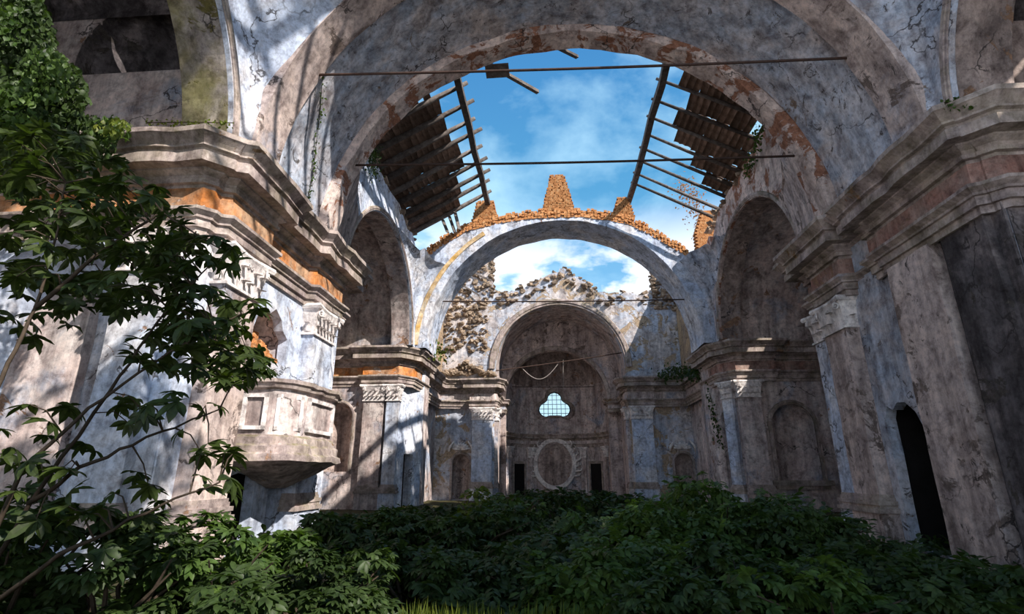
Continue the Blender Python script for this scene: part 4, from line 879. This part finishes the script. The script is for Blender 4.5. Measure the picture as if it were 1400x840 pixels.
# grass patch in the middle foreground
gp = [leaf_tpl(4, .55, .012, .1, -.3)]
n = 5000; P = np.stack([rng.uniform(-2.6, .3, n), rng.uniform(5.0, 7.4, n), np.zeros(n)+.02], 1)
tag(scatter('grass', gp, P, rng.uniform(0, 6.28, n), -rng.uniform(.7, 1.4, n), rng.normal(0, .4, n), rng.uniform(.5, .95, n), 'leaf3'), 'yellow-green grass patch in the middle foreground', 'grass', kind='stuff')
n = 5000; P = np.stack([rng.uniform(-9, 10, n), rng.uniform(7, 32, n), np.zeros(n)+.1], 1)
tag(scatter('ground_cover', SPR, P, rng.uniform(0, 6.28, n), rng.normal(-.2, .4, n), rng.normal(0, .4, n), rng.uniform(.8, 1.6, n), 'leaf'), 'low weeds covering the ground between the shrubs', 'weeds', kind='stuff')
# ---- near left fig tree with separate leaves
ft = empty('fig_tree', at(-60, 838, 4.6), 'leafy near tree reaching in from the left edge with long dark branches', 'tree'); fo = ft.location.copy()
stems = [[(-60, 860, 4.6), (40, 690, 4.5), (150, 535, 4.5), (215, 440, 4.6), (290, 360, 4.7)], [(-60, 860, 4.4), (30, 640, 4.3), (120, 560, 4.4), (235, 480, 4.5), (330, 430, 4.6)],
         [(-70, 700, 4.2), (0, 520, 4.2), (50, 420, 4.3), (75, 330, 4.4), (90, 250, 4.5)], [(40, 690, 4.5), (110, 640, 4.4), (200, 600, 4.6), (300, 560, 4.8)],
         [(50, 420, 4.3), (130, 350, 4.4), (220, 290, 4.6), (300, 340, 4.7)], [(-60, 860, 4.6), (80, 760, 4.2), (200, 700, 4.3), (300, 660, 4.4)]]
SP = []
for s_ in stems:
    pts = [at(*p)-fo for p in s_]; dense = []
    for i in range(len(pts)-1):
        for k in range(5): dense.append(pts[i].lerp(pts[i+1], k/5)+Vector((random.uniform(-.015, .015), 0, random.uniform(-.015, .015))))
    dense.append(pts[-1]); m = len(dense); obj('branch', MB().tube(dense, [.022*(1-.75*k/m) for k in range(m)], 6), 'bark', ft, True); SP += dense
LM = []
for n_ in (5, 6, 7, 6):
    V, Fc = palmate(n_, .19, .036); me = bpy.data.meshes.new('leaf'); me.from_pydata(V.tolist(), [], Fc); me.materials.append(M['leaf_tree']); LM.append(me)
clus = [(55, 215, 75, 45, 30), (130, 265, 90, 45, 36), (190, 315, 85, 40, 34), (60, 330, 70, 60, 30), (250, 350, 75, 42, 32), (290, 425, 65, 40, 28), (250, 480, 70, 35, 20), (330, 500, 40, 35, 12), (150, 400, 70, 30, 14), (230, 560, 80, 30, 12),
        (60, 600, 90, 50, 18), (290, 640, 60, 40, 12), (120, 680, 110, 50, 20)]
tw = MB(); cnt = 0
for (u, v, ru, rv, n_) in clus:
    for k in range(n_):
        a, q = random.uniform(0, 2*PI), math.sqrt(random.random()); p = at(u+ru*q*math.cos(a), v+rv*q*math.sin(a), random.uniform(3.9, 5.3))-fo
        b0 = min(SP, key=lambda w: (w-p).length)
        if k % 2 == 0 and (p-b0).length < .55: tw.tube([b0, b0.lerp(p, .55)+Vector((0, 0, .06)), p], [.008, .006, .004], 4)
        d = p-b0; yw = math.atan2(d.y, d.x)+random.gauss(0, .5)
        link('leaf', random.choice(LM), ft, p, (random.gauss(0, .35), random.gauss(.25, .35), yw), random.uniform(.75, 1.2)); cnt += 1
Q = []
for (u, v, ru, rv, n_) in clus[:9]+[(90, 250, 100, 50, 0), (50, 420, 60, 60, 0)]:
    for k in range(34):
        a, q = random.uniform(0, 2*PI), random.random()**.5; Q.append(tuple(at(u+ru*q*math.cos(a), v+rv*q*math.sin(a), random.uniform(5.0, 6.2))-fo))
Q = np.array(Q); n = len(Q); scatter('foliage', PAL, Q, rng.uniform(0, 6.28, n), rng.normal(.25, .35, n), rng.normal(0, .35, n), rng.uniform(.75, 1.1, n), 'leaf_tree', ft)
o = obj('twigs', tw, 'bark', ft); o['kind'] = 'stuff'
# ---- ivy on the left near wall
iv = empty('ivy', at(40, 160, 8.), 'dense ivy hanging over the left near cornice', 'ivy'); io = np.array(iv.location)
def ivy(cl, mat, n, sc_=1., depth=.5):
    Ps = []; w = np.array([c[3]*c[4] for c in cl], float); w /= w.sum()
    for k in range(n):
        c = cl[rng.choice(len(cl), p=w)]; a, q = rng.uniform(0, 2*PI), math.sqrt(rng.random()); p = at(c[0]+c[3]*q*math.cos(a), c[1]+c[4]*q*math.sin(a), c[2]+rng.uniform(-depth, depth)); Ps.append(tuple(p))
    P = np.array(Ps)-io; return scatter('foliage', SMALL, P, rng.uniform(0, 6.28, n), rng.normal(.9, .4, n), rng.normal(0, .5, n), rng.uniform(.7, 1.3, n)*sc_, mat, iv)
ivy([(30, 60, 8., 45, 75), (60, 130, 8.2, 60, 60), (110, 190, 8.6, 50, 35), (20, 190, 7.8, 60, 60), (30, 10, 8, 30, 40)], 'leaf', 6500, 1.1)
ivy([(20, 150, 7.5, 30, 40), (25, 230, 7.4, 35, 40), (150, 175, 8.6, 28, 18), (15, 30, 7.7, 22, 30), (60, 100, 7.6, 35, 40)], 'leaf2', 1500)
ivy([(20, 215, 7.2, 30, 30), (155, 172, 8.3, 24, 12)], 'leaf3', 350)
def creeper(name, pts, n, mat, label, sp=.12, sc_=1., cat='creeper'):
    pts = [Vector(p) for p in pts]; r = empty(name, pts[0], label, cat); q = [p-pts[0] for p in pts]
    obj('stem', MB().tube(q, .012, 4), 'bark', r)
    P = []
    for k in range(n):
        t = rng.random()*(len(q)-1); i = int(t); p = q[i].lerp(q[min(i+1, len(q)-1)], t-i); P.append([p.x+rng.normal(0, sp), p.y+rng.normal(0, sp*.5), p.z+rng.normal(0, sp)])
    scatter('foliage', SMALL, np.array(P), rng.uniform(0, 6.28, n), rng.normal(.6, .5, n), rng.normal(0, .5, n), rng.uniform(.6, 1.2, n)*sc_, mat, r)
def on_arch(u, v, r):
    for Y in np.arange(12.5, 17, .05):
        p = at(u, v, Y)
        if math.hypot(p.x, p.z-10) > r-.06: break
    return p
creeper('hanging_creeper', [on_arch(441, 100, 9.05), on_arch(438, 150, 9.05), on_arch(432, 200, 9.05), on_arch(427, 245, 9.05), on_arch(418, 285, 9.05)], 150, 'leaf2', 'thin creeper trailing down the sunlit left vault corner', .06, .8)
creeper('cornice_weeds', [at(905, 512, 44), at(935, 508, 40), at(965, 512, 37)], 500, 'leaf', 'dark green weeds on the cornice right of the chancel arch', .3, 2.0, 'weeds')
creeper('hanging_creeper', [at(968, 520, 36.2), at(972, 545, 36), at(978, 575, 35.6), at(985, 610, 35)], 160, 'leaf', 'creeper hanging down the corner of the far right pier', .14, 1.6)
creeper('cornice_weeds', [at(575, 475, 34.5), at(590, 482, 37), at(610, 480, 43)], 260, 'leaf3', 'yellow-green weeds growing on the far left pier cornice', .4, 2.0, 'weeds')
creeper('cornice_weeds', [at(200, 168, 10.3), at(260, 167, 10.3), at(318, 168, 10.4)], 140, 'leaf3', 'mossy tufts along the top of the left near cornice', .05, .6, 'weeds')
creeper('cornice_weeds', [at(1290, 140, 10.6), at(1340, 139, 10.4), at(1400, 140, 10.3)], 260, 'leaf2', 'weeds along the top of the right near cornice', .06, .7, 'weeds')
creeper('hanging_creeper', [at(1038, 170, 21), at(1030, 210, 23), at(1020, 240, 25)], 200, 'leaf2', 'creeper edging the right roof slope', .15, 1.2)
creeper('roof_weeds', [at(512, 200, 21), at(508, 225, 22), at(512, 240, 23)], 220, 'leaf', 'dark weeds growing into the left roof slope', .2, 1.2, 'weeds')
# red-leaved sapling beyond the right roof
creeper('red_sapling', [at(960, 310, 40), at(952, 285, 40), at(940, 262, 40), at(930, 250, 40)], 420, 'leaf_rust', 'small rust-red sapling against the sky beyond the right roof slope', .55, 1.6, 'sapling')
# ---- bare rafters over the near bay (above the frame); they stripe the sunlit left vault corner
nr = empty('bare_rafters', (0, 7, 17.8), 'bare rafters left over the near bay', 'roof')
random.seed(5)
for y in (1.2, 2.5, 3.6, 4.8, 5.9, 7.1, 8.2, 9.4, 10.6):
    y += random.uniform(-.15, .15)
    obj('rafter', MB().tube([(-9.9, y-7, 0), (-.2, y-7+random.uniform(-.1, .1), 5.0), (0, y-7, 5.1), (random.uniform(2.5, 4.5), y-7, 3.6)], .10, 6), 'timber', nr)
for x, z in ((-5, 2.45), (0, 4.95)): obj('purlin', MB().bar((x, -7.5, z), (x, 5.3, z), .26, .26), 'timber', nr)

# ---- overhanging tree behind the viewer, right of the near bay: dapples the left near wall
ot = empty('overhanging_tree', (4.5, -3.5, 0), 'tall tree leaning over the near bay behind the viewer', 'tree')
mb = MB().tube([(0, 0, -.1), (-.3, .6, 4), (-1.6, 2.2, 8), (-4.0, 4.6, 11)], [.3, .25, .18, .08], 8)
cen = [Vector((-5.2, 6.6, 11.6)), Vector((-7.6, 6.6, 11.0)), Vector((-3.6, 6.0, 13.2)), Vector((-6.4, 5.2, 13.0)), Vector((-9.6, 6.4, 12.2)), Vector((-8.2, 7.8, 10.6))]
for c in cen: mb.tube([(-1.6, 2.2, 8), (c+Vector((-1.6, 2.2, 8)))/2+Vector((0, 0, .8)), c], [.12, .08, .03], 6)
obj('trunk', mb, 'bark', ot)
n = 1500; ci = rng.integers(0, len(cen), n); P = np.array([tuple(cen[i]) for i in ci])+rng.normal(0, .75, (n, 3))
scatter('foliage', PAL, P, rng.uniform(0, 6.28, n), rng.normal(.2, .4, n), rng.normal(0, .4, n), rng.uniform(1.2, 1.9, n), 'leaf_tree', ot)
